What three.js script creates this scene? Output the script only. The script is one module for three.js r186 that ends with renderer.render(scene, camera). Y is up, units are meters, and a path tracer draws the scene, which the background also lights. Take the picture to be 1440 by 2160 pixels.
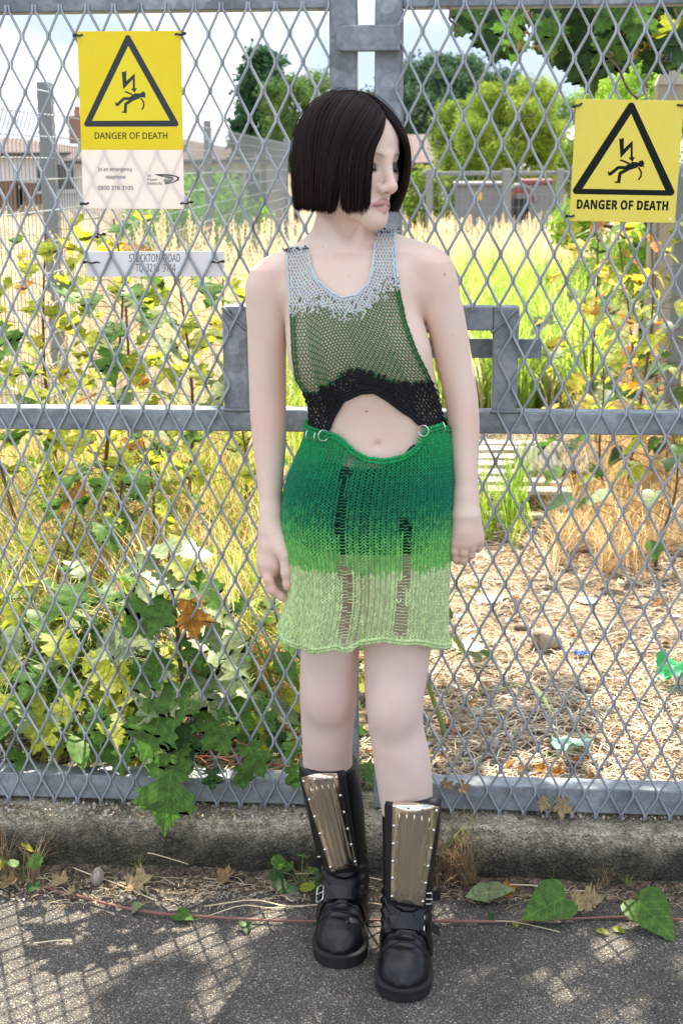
import * as THREE from 'three';
import { mergeGeometries, toCreasedNormals } from 'three/addons/utils/BufferGeometryUtils.js';
import { RoundedBoxGeometry } from 'three/addons/geometries/RoundedBoxGeometry.js';

// ---------------------------------------------------------------- camera, sky, sun, exposure
const scene = new THREE.Scene();
const camera = new THREE.PerspectiveCamera(40.85, 682 / 1024, 0.05, 600);
camera.position.set(0.2218, 1.607, 2.95);
camera.rotation.order = 'YXZ';
camera.rotation.set(THREE.MathUtils.degToRad(-14.13), THREE.MathUtils.degToRad(4.3), -0.0045);
camera.filmGauge = 24; camera.focus = 2.62; camera.userData.fStop = 6.3;
camera.updateMatrixWorld(true); camera.updateProjectionMatrix();

const SUN = new THREE.Vector3(0.16, 0.80, -0.58).normalize();
const sun = new THREE.DirectionalLight(0xfff3e0, 5);
sun.position.copy(SUN).multiplyScalar(30); sun.castShadow = true;
sun.shadow.mapSize.set(4096, 4096); sun.shadow.radius = 1;
Object.assign(sun.shadow.camera, { left: -8, right: 8, top: 8, bottom: -8, near: 1, far: 80 });
scene.add(sun, sun.target);

const renderer = new THREE.WebGLRenderer({ antialias: true });
renderer.toneMapping = THREE.LinearToneMapping;
renderer.toneMappingExposure = 2.85;
renderer.shadowMap.enabled = true;

// ---------------------------------------------------------------- helpers
function rng(seed) { let s = seed | 0; return () => { s = (s + 0x6d2b79f5) | 0; let t = Math.imul(s ^ (s >>> 15), 1 | s); t = (t + Math.imul(t ^ (t >>> 7), 61 | t)) ^ t; return ((t ^ (t >>> 14)) >>> 0) / 4294967296; }; }
const R0 = rng(7);
const rr = (r, a, b) => a + (b - a) * r();
const V = (x, y, z) => new THREE.Vector3(x, y, z);
const lerp = (a, b, t) => a + (b - a) * t, clamp = (x, a = 0, b = 1) => Math.min(b, Math.max(a, x));
const sstep = (a, b, x) => { const t = clamp((x - a) / (b - a)); return t * t * (3 - 2 * t); };
function hash3(x, y, z) { let h = Math.imul(x | 0, 374761393) ^ Math.imul(y | 0, 668265263) ^ Math.imul(z | 0, 1274126177); h = Math.imul(h ^ (h >>> 13), 1274126177); return ((h ^ (h >>> 16)) >>> 0) / 4294967296; }
function vnoise(x, y, z = 0) {
  const xi = Math.floor(x), yi = Math.floor(y), zi = Math.floor(z); let fx = x - xi, fy = y - yi, fz = z - zi;
  fx = fx * fx * (3 - 2 * fx); fy = fy * fy * (3 - 2 * fy); fz = fz * fz * (3 - 2 * fz);
  const l = (a, b, t) => a + (b - a) * t;
  return l(l(l(hash3(xi, yi, zi), hash3(xi + 1, yi, zi), fx), l(hash3(xi, yi + 1, zi), hash3(xi + 1, yi + 1, zi), fx), fy),
    l(l(hash3(xi, yi, zi + 1), hash3(xi + 1, yi, zi + 1), fx), l(hash3(xi, yi + 1, zi + 1), hash3(xi + 1, yi + 1, zi + 1), fx), fy), fz);
}
const fbm = (x, y, z = 0, o = 4) => { let s = 0, a = 0.5, n = 0; for (let i = 0; i < o; i++) { s += a * vnoise(x, y, z); n += a; a *= 0.5; x *= 2.03; y *= 2.03; z *= 2.03; } return s / n; };

// where the line of sight through a point of the 1440 x 2160 photograph meets the plane z = const, or the level y = const
function ray(px, py) { return V(px / 720 - 1, 1 - py / 1080, 0.5).unproject(camera).sub(camera.position).normalize(); }
function P(px, py, z) { const d = ray(px, py), t = (z - camera.position.z) / d.z; return camera.position.clone().addScaledVector(d, t); }
function L(px, py, y) { const d = ray(px, py), t = (y - camera.position.y) / d.y; return camera.position.clone().addScaledVector(d, t); }

const used = new Map();
function numbered(n) { const k = used.get(n) ?? 0; used.set(n, k + 1); return k ? n + '_' + String(k).padStart(3, '0') : n; }
function shadows(o) { o.castShadow = true; o.receiveShadow = true; return o; }
function thing(name, label, category, pos, ry = 0, group) {
  const o = new THREE.Group(); o.name = numbered(name); o.userData = { label, category }; if (group) o.userData.group = group;
  if (pos) o.position.copy(pos); o.rotation.y = ry; scene.add(o); return o;
}
function part(name, geo, mat, parent, kind) {
  const m = shadows(new THREE.Mesh(geo, mat)); m.name = parent ? name : numbered(name); (parent ?? scene).add(m); if (kind) m.userData.kind = kind; return m;
}
function one(name, label, category, geo, mat, group) { const m = part(name, geo, mat); m.userData = { label, category }; if (group) m.userData.group = group; return m; }
function struct(name, geo, mat) { const m = part(name, geo, mat); m.userData = { kind: 'structure' }; return m; }

class MB {                                     // collects triangles with optional colour and uv
  constructor() { this.p = []; this.i = []; this.c = []; this.u = []; }
  v(x, y, z, c, u, w) { this.p.push(x, y, z); if (c) this.c.push(c[0], c[1], c[2]); if (u !== undefined) this.u.push(u, w); return this.p.length / 3 - 1; }
  t(a, b, c) { this.i.push(a, b, c); } q(a, b, c, d) { this.i.push(a, b, c, a, c, d); }
  tube(pts, rad, sides = 6, col, caps = true, flat = 1, up) {       // rad: number or (t) => radius; col: colour or (t) => colour
    const n = pts.length, T = V(), N = V(), B = V(), ref = up ?? V(0.31, 0.17, 0.93); let base = this.p.length / 3;
    for (let k = 0; k < n; k++) {
      T.copy(pts[Math.min(n - 1, k + 1)]).sub(pts[Math.max(0, k - 1)]).normalize();
      N.copy(ref).addScaledVector(T, -ref.dot(T)); if (N.lengthSq() < 1e-6) N.set(1, 0, 0).addScaledVector(T, -T.x); N.normalize(); B.crossVectors(T, N);
      const t = k / (n - 1), r = typeof rad === 'function' ? rad(t) : rad, c = typeof col === 'function' ? col(t, k) : col;
      for (let s = 0; s < sides; s++) { const a = (s + 0.5) / sides * 2 * Math.PI, ca = Math.cos(a) * r * flat, sa = Math.sin(a) * r; this.v(pts[k].x + N.x * ca + B.x * sa, pts[k].y + N.y * ca + B.y * sa, pts[k].z + N.z * ca + B.z * sa, c); }
    }
    for (let k = 0; k < n - 1; k++) for (let s = 0; s < sides; s++) { const a = base + k * sides + s, b = base + k * sides + (s + 1) % sides; this.q(a, b, b + sides, a + sides); }
    if (caps) { for (let s = 1; s < sides - 1; s++) { this.t(base, base + s + 1, base + s); const e = base + (n - 1) * sides; this.t(e, e + s, e + s + 1); } }
    return this;
  }
  grid(nu, nv, f, col, uv) {                    // f(i, j) -> Vector3 or null
    const ids = [];
    for (let j = 0; j <= nv; j++) for (let i = 0; i <= nu; i++) { const q = f(i / nu, j / nv, i, j); ids.push(q ? this.v(q.x, q.y, q.z, col && col(i / nu, j / nv, q), ...(uv ? uv(i / nu, j / nv, q) : [])) : -1); }
    for (let j = 0; j < nv; j++) for (let i = 0; i < nu; i++) { const a = ids[j * (nu + 1) + i], b = ids[j * (nu + 1) + i + 1], c = ids[(j + 1) * (nu + 1) + i + 1], d = ids[(j + 1) * (nu + 1) + i]; if (a >= 0 && b >= 0 && c >= 0 && d >= 0) this.q(a, b, c, d); }
    return this;
  }
  geo() {
    const g = new THREE.BufferGeometry(); g.setAttribute('position', new THREE.Float32BufferAttribute(this.p, 3));
    if (this.c.length) g.setAttribute('color', new THREE.Float32BufferAttribute(this.c, 3));
    if (this.u.length) g.setAttribute('uv', new THREE.Float32BufferAttribute(this.u, 2));
    g.setIndex(this.p.length / 3 > 65535 ? new THREE.Uint32BufferAttribute(this.i, 1) : new THREE.Uint16BufferAttribute(this.i, 1)); g.computeVertexNormals(); return g;
  }
}
function uvBox(g, s = 1) {                      // uv in metres from the dominant axis
  const p = g.attributes.position, n = g.attributes.normal, u = new Float32Array(p.count * 2);
  for (let i = 0; i < p.count; i++) { const ax = Math.abs(n.getX(i)), ay = Math.abs(n.getY(i)), az = Math.abs(n.getZ(i)); const x = p.getX(i), y = p.getY(i), z = p.getZ(i);
    if (az >= ax && az >= ay) { u[2 * i] = x * s; u[2 * i + 1] = y * s; } else if (ax >= ay) { u[2 * i] = z * s; u[2 * i + 1] = y * s; } else { u[2 * i] = x * s; u[2 * i + 1] = z * s; } }
  g.setAttribute('uv', new THREE.BufferAttribute(u, 2)); return g;
}
function rbox(w, h, d, x = 0, y = 0, z = 0, r = 0.004, seg = 1) { const g = new RoundedBoxGeometry(w, h, d, seg, Math.min(r, w * .45, h * .45, d * .45)); g.translate(x, y, z); return uvBox(g); }
function merge(list) { const keep = list.map((g) => { g = g.index ? g.toNonIndexed() : g; for (const k of Object.keys(g.attributes)) if (!['position', 'normal', 'uv'].includes(k)) g.deleteAttribute(k); if (!g.attributes.uv) uvBox(g); return g; }); return mergeGeometries(keep); }

// ---------------------------------------------------------------- textures
function tex(w, h, f, srgb = true, rep) {        // f(x, y) -> [r, g, b] 0..1 (display values when srgb)
  const d = new Uint8Array(w * h * 4); let o = 0;
  for (let y = 0; y < h; y++) for (let x = 0; x < w; x++, o += 4) { const c = f(x, y); if (typeof c === 'number') { d[o] = d[o + 1] = d[o + 2] = clamp(c) * 255; } else { d[o] = clamp(c[0]) * 255; d[o + 1] = clamp(c[1]) * 255; d[o + 2] = clamp(c[2]) * 255; } d[o + 3] = 255; }
  const t = new THREE.DataTexture(d, w, h, THREE.RGBAFormat); t.wrapS = t.wrapT = THREE.RepeatWrapping; t.magFilter = THREE.LinearFilter; t.minFilter = THREE.LinearFilter; if (srgb) t.colorSpace = THREE.SRGBColorSpace; if (rep) t.repeat.set(rep, rep); t.needsUpdate = true; return t;
}
function worley(n, seed) {                       // periodic cells on an n x n grid: (u, v in 0..1) -> [f1, f2, id hash]
  const r = rng(seed), px = new Float32Array(n * n), py = new Float32Array(n * n), id = new Float32Array(n * n); for (let i = 0; i < n * n; i++) { px[i] = r(); py[i] = r(); id[i] = r(); }
  return (u, v) => { const x = u * n, y = v * n, xi = Math.floor(x), yi = Math.floor(y); let a = 9, b = 9, h = 0;
    for (let j = -1; j <= 1; j++) for (let i = -1; i <= 1; i++) { const k = (((yi + j) % n + n) % n) * n + ((xi + i) % n + n) % n, dx = xi + i + px[k] - x, dy = yi + j + py[k] - y, d = dx * dx + dy * dy; if (d < a) { b = a; a = d; h = id[k]; } else if (d < b) b = d; }
    return [Math.sqrt(a), Math.sqrt(b), h]; };
}
function pnoise(n, seed) { const r = rng(seed), g = new Float32Array(n * n).map(() => r()); return (u, v) => { const x = u * n, y = v * n, xi = Math.floor(x), yi = Math.floor(y); let fx = x - xi, fy = y - yi; fx = fx * fx * (3 - 2 * fx); fy = fy * fy * (3 - 2 * fy); const at = (i, j) => g[((j % n + n) % n) * n + (i % n + n) % n]; return lerp(lerp(at(xi, yi), at(xi + 1, yi), fx), lerp(at(xi, yi + 1), at(xi + 1, yi + 1), fx), fy); }; }

// the sky: pale blue with broken bright cloud all round, as one equirectangular texture
{
  const W = 1024, H = 512, d = new Float32Array(W * H * 4);
  for (let y = 0; y < H; y++) for (let x = 0; x < W; x++) {
    const el = ((y + 0.5) / H - 0.5) * Math.PI, az = ((x + 0.5) / W - 0.5) * 2 * Math.PI;
    const dx = Math.cos(el) * Math.cos(az), dy = Math.sin(el), dz = Math.cos(el) * Math.sin(az);
    const up = Math.max(dy, 0), k = 1 / (up + 0.22);
    let c = fbm(dx * k * 1.35 + 11, dz * k * 1.35 + 4, dy * 2, 5); const c2 = fbm(dx * k * 3 + 31, dz * k * 3 + 9, 2, 4);
    const cover = sstep(0.46, 0.66, c * 0.8 + c2 * 0.2);
    const s = Math.max(0, dx * SUN.x + dy * SUN.y + dz * SUN.z), glow = 0.9 * Math.pow(s, 24) + 0.25 * Math.pow(s, 4);
    const blue = [0.27 + 0.15 * (1 - up), 0.40 + 0.11 * (1 - up), 0.66], shade = 0.86 + 0.5 * c2;
    const white = [1.14 * shade, 1.17 * shade, 1.22 * shade];
    const o = (y * W + x) * 4; for (let i = 0; i < 3; i++) d[o + i] = dy < 0 ? [0.42, 0.41, 0.37][i] : 0.62 * (lerp(blue[i], white[i], cover) + glow);
    d[o + 3] = 1;
  }
  const sky = new THREE.DataTexture(d, W, H, THREE.RGBAFormat, THREE.FloatType); sky.mapping = THREE.EquirectangularReflectionMapping; sky.magFilter = THREE.LinearFilter; sky.needsUpdate = true;
  scene.background = sky; scene.environment = sky;
}

// ---------------------------------------------------------------- shared materials
const phys = (o) => new THREE.MeshPhysicalMaterial(o), std = (o) => new THREE.MeshStandardMaterial(o);
const col = (r, g, b) => new THREE.Color().setRGB(r, g, b);
const galvTex = (() => { const w = worley(15, 3), w2 = worley(40, 5), n = pnoise(7, 8), n2 = pnoise(64, 4); return tex(512, 512, (x, y) => { const u = x / 512, v = y / 512, a = w(u + .01 * n(u * 2, v), v), b = w2(u, v); const t = 0.595 + 0.10 * (a[2] - .5) + 0.05 * (b[2] - .5) + 0.13 * (n(u, v) - .5) + 0.05 * (n2(u, v) - .5); return [t * 0.955, t * 1.0, t * 1.035]; }); })();
galvTex.repeat.set(2.2, 2.2);
const galvRough = (() => { const w = worley(26, 3), n = pnoise(30, 9); return tex(256, 256, (x, y) => 0.46 + 0.2 * w(x / 256, y / 256)[2] + 0.14 * n(x / 256, y / 256), false, 2.2); })();
const galvBump = (() => { const n = pnoise(80, 21), n2 = pnoise(14, 22); return tex(256, 256, (x, y) => 0.5 * n(x / 256, y / 256) + 0.5 * n2(x / 256, y / 256), false, 2.2); })();
const M = {
  galv: std({ map: galvTex, roughnessMap: galvRough, roughness: 1, metalness: 0.35, bumpMap: galvBump, bumpScale: 0.0009 }),
  wire: std({ color: col(.385, .42, .452), roughness: 0.5, metalness: 0.4, vertexColors: true }),
  blackPlastic: std({ color: col(.012, .012, .013), roughness: 0.45 }),
};
// ================================================================ the ground, the kerb and the gate
const KERB = 0.142;                              // top of the kerb
// asphalt
{
  const w = worley(300, 41), w2 = worley(130, 42), n = pnoise(10, 43), n2 = pnoise(40, 44), S = 2048;
  const hgt = new Float32Array(S * S);
  const map = tex(S, S, (x, y) => { const u = x / S, v = y / S, a = w(u, v), b = w2(u, v); const big = b[0] < 0.36 && b[2] > 0.45, stone = big ? sstep(.4, .26, b[0]) : sstep(.55, .3, a[0]), id = big ? b[2] * 7.3 % 1 : a[2];
    const dirt = n(u, v) * .6 + n2(u, v) * .4; hgt[y * S + x] = stone * (big ? .9 : .6) * (.5 + .5 * id);
    const light = id > 0.62 ? lerp(.43, .66, (id - .62) / .38) : lerp(.30, .43, id / .62); const tt = lerp(.235, light, stone * .85) * (0.82 + .36 * dirt); const warm = id > .9 ? 1.035 : 1.0;
    return [tt * 1.06 * warm, tt * 1.01, tt * .935 / warm]; });
  map.repeat.set(1 / 1.1, 1 / 1.1);
  const bump = tex(S, S, (x, y) => hgt[y * S + x], false, 1 / 1.1);
  const g = new MB(), n0 = 60;
  // fine near the kerb and falling gently to the channel, coarse far behind the camera
  const zs = [0.055, .1, .15, .2, .26, .33, .42, .52, .64, .8, 1, 1.5, 2.5, 4, 8, 20, 80, 300], xs = []; for (let i = -14; i <= 14; i++) xs.push(Math.sign(i) * (Math.abs(i) < 9 ? Math.abs(i) * .16 : 1.28 + Math.pow(Math.abs(i) - 8, 3) * 1.36));
  g.grid(xs.length - 1, zs.length - 1, (u, v, i, j) => V(xs[i], 0.004 * (fbm(xs[i] * 3, zs[j] * 3, 1) - .5) - (j === 0 ? .004 : 0), zs[j]), null, (u, v, q) => [q.x, q.z]);
  const ge = g.geo(); struct('asphalt_pavement', ge, std({ map, bumpMap: bump, bumpScale: 0.003, roughness: 0.93 }));
}
// kerb of old exposed-aggregate concrete, with a broken top edge
{
  const w = worley(90, 51), w2 = worley(30, 52), n = pnoise(8, 53), n2 = pnoise(30, 54), n3 = pnoise(120, 55), S = 1024, H = new Float32Array(S * S);
  const map = tex(S, S, (x, y) => { const u = x / S, v = y / S, a = w(u, v), b = w2(u, v), peb = b[0] < .34 && b[2] > .74 ? sstep(.36, .24, b[0]) : 0, gr = sstep(.5, .2, a[0]) * (a[2] > .4 ? 1 : .3); H[y * S + x] = Math.max(peb * .9, gr * .35) + n3(u, v) * .25;
    let t = .40 + .12 * (n(u, v) - .5) + .16 * (n2(u, v) - .5) + .18 * (n3(u, v) - .5); const c = [t * 1.02, t * .98, t * .88]; const id = b[2] * 5.7 % 1, pc = [.40 + .14 * id, .38 + .12 * id, .34 + .10 * id]; return c.map((k, i) => lerp(lerp(k, k * (.75 + .6 * a[2]), gr), pc[i], peb)); });
  map.repeat.set(1.9, 1.9); const bump = tex(S, S, (x, y) => H[y * S + x], false, 1.9);
  const g = new MB(), prof = []; // (z, y) from the channel up the face, over the top to behind the gate
  for (let k = 0; k <= 14; k++) prof.push([0.072 - .012 * k / 14, -0.02 + (KERB - .007 + .02) * k / 14]);
  for (let k = 1; k <= 4; k++) { const a = k / 4 * Math.PI / 2; prof.push([0.053 + .007 * Math.cos(a), KERB - .007 + .007 * Math.sin(a)]); }
  for (let k = 1; k <= 8; k++) prof.push([0.053 - .197 * k / 8, KERB]);
  const NX = 420;
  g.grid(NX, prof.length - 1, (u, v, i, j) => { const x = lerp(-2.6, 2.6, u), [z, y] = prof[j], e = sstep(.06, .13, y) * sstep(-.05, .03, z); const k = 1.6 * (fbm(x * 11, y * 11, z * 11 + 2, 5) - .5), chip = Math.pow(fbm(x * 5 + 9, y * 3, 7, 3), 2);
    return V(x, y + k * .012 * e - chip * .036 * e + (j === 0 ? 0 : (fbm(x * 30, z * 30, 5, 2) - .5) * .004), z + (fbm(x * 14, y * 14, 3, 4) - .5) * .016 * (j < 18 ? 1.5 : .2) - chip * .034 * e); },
    (u, v, q) => { // dark lower face, pale concrete top, with a lit top edge painted in
      const d = sstep(.02, .125, q.y + .05 * (fbm(q.x * 8, q.y * 8, 1) - .5)); const mottle = fbm(q.x * 6, q.y * 14, q.z * 6 + 8); const t = lerp(.40, 2.2, d * d * d) * (.8 + .4 * mottle); return [t * lerp(1.0, 1.03, d), t, t * lerp(.78, .92, d)]; }, (u, v, q) => [q.x, q.y - q.z]);
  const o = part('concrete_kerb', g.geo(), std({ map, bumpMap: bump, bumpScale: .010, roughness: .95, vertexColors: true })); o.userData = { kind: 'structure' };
}
// soil and grit swept against the foot of the kerb
{
  const n = pnoise(40, 57), n2 = pnoise(150, 58), map = tex(512, 512, (x, y) => { const t = .30 + .22 * (n(x / 512, y / 512) - .5) + .30 * (n2(x / 512, y / 512) - .5); return [t * 1.12, t * .96, t * .78]; }), g = new MB(); map.repeat.set(2, 2);
  g.grid(260, 12, (u, v) => { const x = lerp(-2.2, 2.2, u), w = .045 + .05 * fbm(x * 3, 2, 9, 3) + .02 * fbm(x * 17, 3, 4, 2), z = .062 + w * v; return V(x, .003 + .016 * (1 - v) * (1 - v) * (.5 + fbm(x * 7, v * 3, 5, 3)) + .005 * (fbm(x * 40, v * 5, 6, 2) - .5) * (1 - v) - .004 * sstep(.8, 1, v), z); }, null, (u, v, q) => [q.x, q.z]);
  struct('channel_soil', g.geo(), std({ map, roughness: 1, bumpMap: map, bumpScale: .006 }));
}
// the ground of the yard behind the gate
const gy = (x, z) => KERB - 0.004 + 0.03 * sstep(-.1, -1, z) * (fbm(x * 1.3, z * 1.3, 4) - .3) + .012 * sstep(-.1, -.5, z) * (fbm(x * 9, z * 9, 6) - .5);
{
  const n = pnoise(12, 61), n2 = pnoise(60, 62), n3 = pnoise(220, 63), w = worley(110, 64), S = 1024;
  const map = tex(S, S, (x, y) => { const u = x / S, v = y / S, a = w(u, v); const t = .43 + .26 * (n(u, v) - .5) + .28 * (n2(u, v) - .5) + .34 * (n3(u, v) - .5), s = a[2] > .72 ? sstep(.5, .3, a[0]) : 0; return [lerp(t * 1.08, .62, s * .6), lerp(t * .93, .58, s * .6), lerp(t * .74, .5, s * .6)]; });
  const bump = tex(512, 512, (x, y) => .5 * n3(x / 512, y / 512) + .5 * n2(x / 512, y / 512), false);
  const g = new MB(), zs = [], xs = []; for (let j = 0; j <= 120; j++) zs.push(-0.1 - 9.9 * Math.pow(j / 120, 1.4)); zs.push(-13, -18, -26, -40, -80, -160, -400); for (let i = -70; i <= 70; i++) xs.push(Math.sign(i) * (Math.abs(i) <= 50 ? Math.abs(i) * .08 : 4 + Math.pow((Math.abs(i) - 50) / 20, 3) * 300));
  g.grid(xs.length - 1, zs.length - 1, (u, v, i, j) => V(xs[i], gy(xs[i], zs[j]), zs[j]), null, (u, v, q) => [q.x, q.z]);
  // triangles face up
  const ge = g.geo(); const ix = ge.index.array; for (let k = 0; k < ix.length; k += 3) { const t = ix[k]; ix[k] = ix[k + 1]; ix[k + 1] = t; } ge.computeVertexNormals();
  struct('bare_yard_ground', ge, std({ map, bumpMap: bump, bumpScale: .012, roughness: 1 }));
}

// ---------------------------------------------------------------- double gate: two leaves of galvanised box section and expanded metal
const CELL = 0.0557, ROW = 0.0557, WIRE = 0.0055;
function expanded(x0, x1, yTop, yBot, phase, yPhase, z, skip) {   // vertical zig-zag strands that meet their neighbours at the knuckles
  const b = new MB(), half = CELL / 2, k0 = Math.round((x0 - phase) / half), k1 = Math.round((x1 - phase) / half), r = rng(Math.round(1000 + x0 * 77)); const rows = Math.floor((yTop - yBot) / ROW);
  for (let k = k0; k <= k1; k++) {
    const pts = [], cs = []; 
    for (let j = 0; j <= rows; j++) {
      const y = yTop - yPhase - j * ROW, s = ((j + k) & 1) ? 1 : -1; if (y < yBot - .012) break;
      const x = phase + k * half + s * (half / 2 - WIRE * .42), jx = (hash3(Math.round(x / half / .5), j, 3) - .5) * .0016, bow = .004 * (vnoise(x * 2.2, y * 2.2, 3) - .5);
      if (skip && skip(x, y)) { flush(); continue; }
      pts.push(V(x + jx, y + .0062, z + bow + .0013 * s), V(x + jx, y - .0062, z + bow + .0013 * s)); cs.push(j, j);
    }
    flush();
    function flush() { if (pts.length > 3) { const t = [.9 + .2 * r(), 0]; b.tube(pts.slice(), WIRE / 2 * 1.06, 6, (u, i) => { const sp = vnoise(k * 3.1, cs[i] * 2.3, 8), d = (.84 + .32 * vnoise(k * .9, cs[i] * 1.7, 2)) * (sp > .86 ? .55 : 1); return [d, d, d * 1.01]; }, true, 1.0, V(0, 0, 1)); } pts.length = 0; cs.length = 0; }
  }
  return b.geo();
}
const RAIL = .055;
// measured on the plane of the mesh
const yTopRailB = P(360, 22, 0).y, yMidT = P(260, 862, -.005).y, yMidB = P(260, 908, -.005).y, yBotB = P(300, 1688, -.005).y, yBotT = yBotB + .062;
const stileL = [P(694, 60, -.005).x, P(752, 60, -.005).x], stileR = [P(790, 60, -.005).x, P(848, 300, -.005).x];
const yGateTop = yTopRailB + .055, ZF = -0.0045;         // front face of the frame
function leafGate(label, side) {
  const left = side < 0, t = thing('gate_leaf', label, 'gate', V(0, 0, 0)), d = .05, zc = ZF - d / 2;
  const sx = left ? stileL : stileR, xo = left ? -1.55 : 1.75, xi = left ? sx[0] : sx[1], w = Math.abs(xi - xo), xm = (xi + xo) / 2;
  part('gate_stile', rbox(sx[1] - sx[0], yGateTop - yBotB + (left ? .5 : .42) , .055, (sx[0] + sx[1]) / 2, (yGateTop + (left ? .5 : .42) + yBotB - .004) / 2, zc - .001, .005), M.galv, t);
  part('gate_stile', rbox(.056, yGateTop - yBotB, .055, xo + (left ? -.028 : .028), (yGateTop + yBotB) / 2, zc - .001, .005), M.galv, t);
  part('top_rail', rbox(w, .055, d, xm, yTopRailB + .0275, zc, .004), M.galv, t);
  part('middle_rail', rbox(w, yMidT - yMidB, d, xm, (yMidT + yMidB) / 2, zc, .004), M.galv, t);
  part('bottom_rail', rbox(w, yBotT - yBotB, .058, xm, (yBotT + yBotB) / 2, zc - .004, .004), M.galv, t);
  return t;
}
const gateL = leafGate('galvanised gate leaf carrying the tall sign with the phone number and the street plate', -1);
const gateR = leafGate('galvanised gate leaf under the overhanging tree, carrying the square faded danger sign', 1);
// opening in the mesh for the lock, framed with box section
const lk = { xl0: P(469, 760, 0).x, xl1: P(521, 760, 0).x, xr0: P(1039, 760, 0).x, xr1: P(1093, 760, 0).x, yt: P(1030, 648, 0).y, yt1: P(1030, 699, 0).y };
{
  const nodeL = P(185.5, 75, 0), nodeR = P(1036, 125, 0); // one knuckle of each sheet fixes its phase
  const inL = (x, y) => y < lk.yt - .02 && y > yMidT && x > (lk.xl0 + lk.xl1) / 2 + .006, inR = (x, y) => y < lk.yt - .045 && y > yMidT - .0 && x < lk.xr0 + .012 || (y < lk.yt + .03 && y >= lk.yt - .045 && x < stileR[1] + .02);
  const yT = yGateTop + .0, ph = (y) => { const k = (yT - y) / ROW; return (k - Math.floor(k)) * ROW; };
  const m1 = expanded(-1.55, stileL[0] - .004, yT, yBotB - .020, nodeL.x - CELL * 40 + CELL / 4, ph(nodeL.y), .0, inL);
  const m2 = expanded(stileR[1] + .006, 1.75, yT, yBotB - .034, nodeR.x - CELL * 40 + CELL / 4, ph(nodeR.y), .0, inR);
  part('expanded_metal_mesh', m1, M.wire, gateL); part('expanded_metal_mesh', m2, M.wire, gateR);
  const zc = ZF - .025 - .002, lh = lk.yt - yMidT;
  part('lock_box_upright', rbox(lk.xl1 - lk.xl0, lh, .05, (lk.xl0 + lk.xl1) / 2, (lk.yt + yMidT) / 2, zc, .004), M.galv, gateL);
  part('lock_box_bar', rbox(stileL[0] - lk.xl1, lk.yt - lk.yt1, .048, (stileL[0] + lk.xl1) / 2, (lk.yt + lk.yt1) / 2, zc - .001, .004), M.galv, gateL);
  part('lock_box_upright', rbox(lk.xr1 - lk.xr0, lh, .05, (lk.xr0 + lk.xr1) / 2, (lk.yt + yMidT) / 2, zc, .004), M.galv, gateR);
  part('lock_box_bar', rbox(lk.xr0 - stileR[1], lk.yt - lk.yt1, .048, (lk.xr0 + stileR[1]) / 2, (lk.yt + lk.yt1) / 2, zc - .001, .004), M.galv, gateR);
  const b0 = P(1000, 714, -.07), b1 = P(1141, 755, -.07);
  part('slide_bolt', rbox(b1.x - stileL[0], b0.y - b1.y, .012, (b1.x + stileL[0]) / 2, (b0.y + b1.y) / 2, -.066, .002), M.galv, gateR);
  // weld beads at the mitres
  const wb = (x0, y0, x1, y1, p) => { const b = new MB(), pts = []; for (let k = 0; k <= 12; k++) pts.push(V(lerp(x0, x1, k / 12), lerp(y0, y1, k / 12), ZF + .0)); b.tube(pts, (t) => .0035 + .0016 * vnoise(t * 15, x0 * 90), 6); part('weld_bead', b.geo(), M.galv, p); };
  wb(lk.xr0 - .004, lk.yt1 - .004, lk.xr1 - .002, lk.yt - .003, gateR); wb(lk.xl1, lk.yt1, lk.xl0 + .002, lk.yt - .003, gateL);
  wb(lk.xr0 - .003, yMidT, lk.xr1 + .006, yMidT, gateR); wb(lk.xl0, yMidT - .001, lk.xl1 + .003, yMidT - .001, gateL);
  const c0 = P(484, 661, 0); const hole = new THREE.CylinderGeometry(.0042, .0042, .004, 16); hole.rotateX(Math.PI / 2); hole.translate(c0.x, c0.y, ZF - .0026 + .0015); part('bolt_hole', hole, M.blackPlastic, gateL);
  // stop bar welded across from one stile in front of the other
  const s0 = P(712, 56, .02), s1 = P(841, 104, .02); 
  const sh = new THREE.Shape(); const W = s1.x - s0.x, Hh = s0.y - s1.y; sh.moveTo(.012, 0); sh.lineTo(W, 0); sh.lineTo(W, Hh); sh.lineTo(.018, Hh); sh.quadraticCurveTo(0, Hh, 0, Hh - .018); sh.lineTo(0, .012); sh.quadraticCurveTo(0, 0, .012, 0);
  const ge = new THREE.ExtrudeGeometry(sh, { depth: .022, bevelEnabled: true, bevelSize: .0025, bevelThickness: .0025, bevelSegments: 2 }); ge.translate(s0.x, s1.y, ZF + .0028); part('stop_bar', uvBox(ge), M.galv, gateR);
}
// ================================================================ beyond the gate: fences, houses, trees
const UP = V(0, 1, 0), tmpM = new THREE.Matrix4(), tmpQ = new THREE.Quaternion();
function inst(name, label, category, geo, mat, list, parent) {           // list: [x, y, z, rx, ry, rz, scale, [r, g, b]]
  const m = new THREE.InstancedMesh(geo, mat, list.length); list.forEach((a, i) => { tmpQ.setFromEuler(new THREE.Euler(a[3], a[4], a[5], 'YXZ')); tmpM.compose(V(a[0], a[1], a[2]), tmpQ, Array.isArray(a[6]) ? V(...a[6]) : V(a[6], a[6], a[6])); m.setMatrixAt(i, tmpM); if (a[7]) m.setColorAt(i, col(...a[7])); });
  shadows(m); m.userData = { kind: 'stuff' }; if (parent) { m.name = name; parent.add(m); } else { m.name = numbered(name); m.userData.label = label; m.userData.category = category; scene.add(m); } return m;
}
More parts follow.
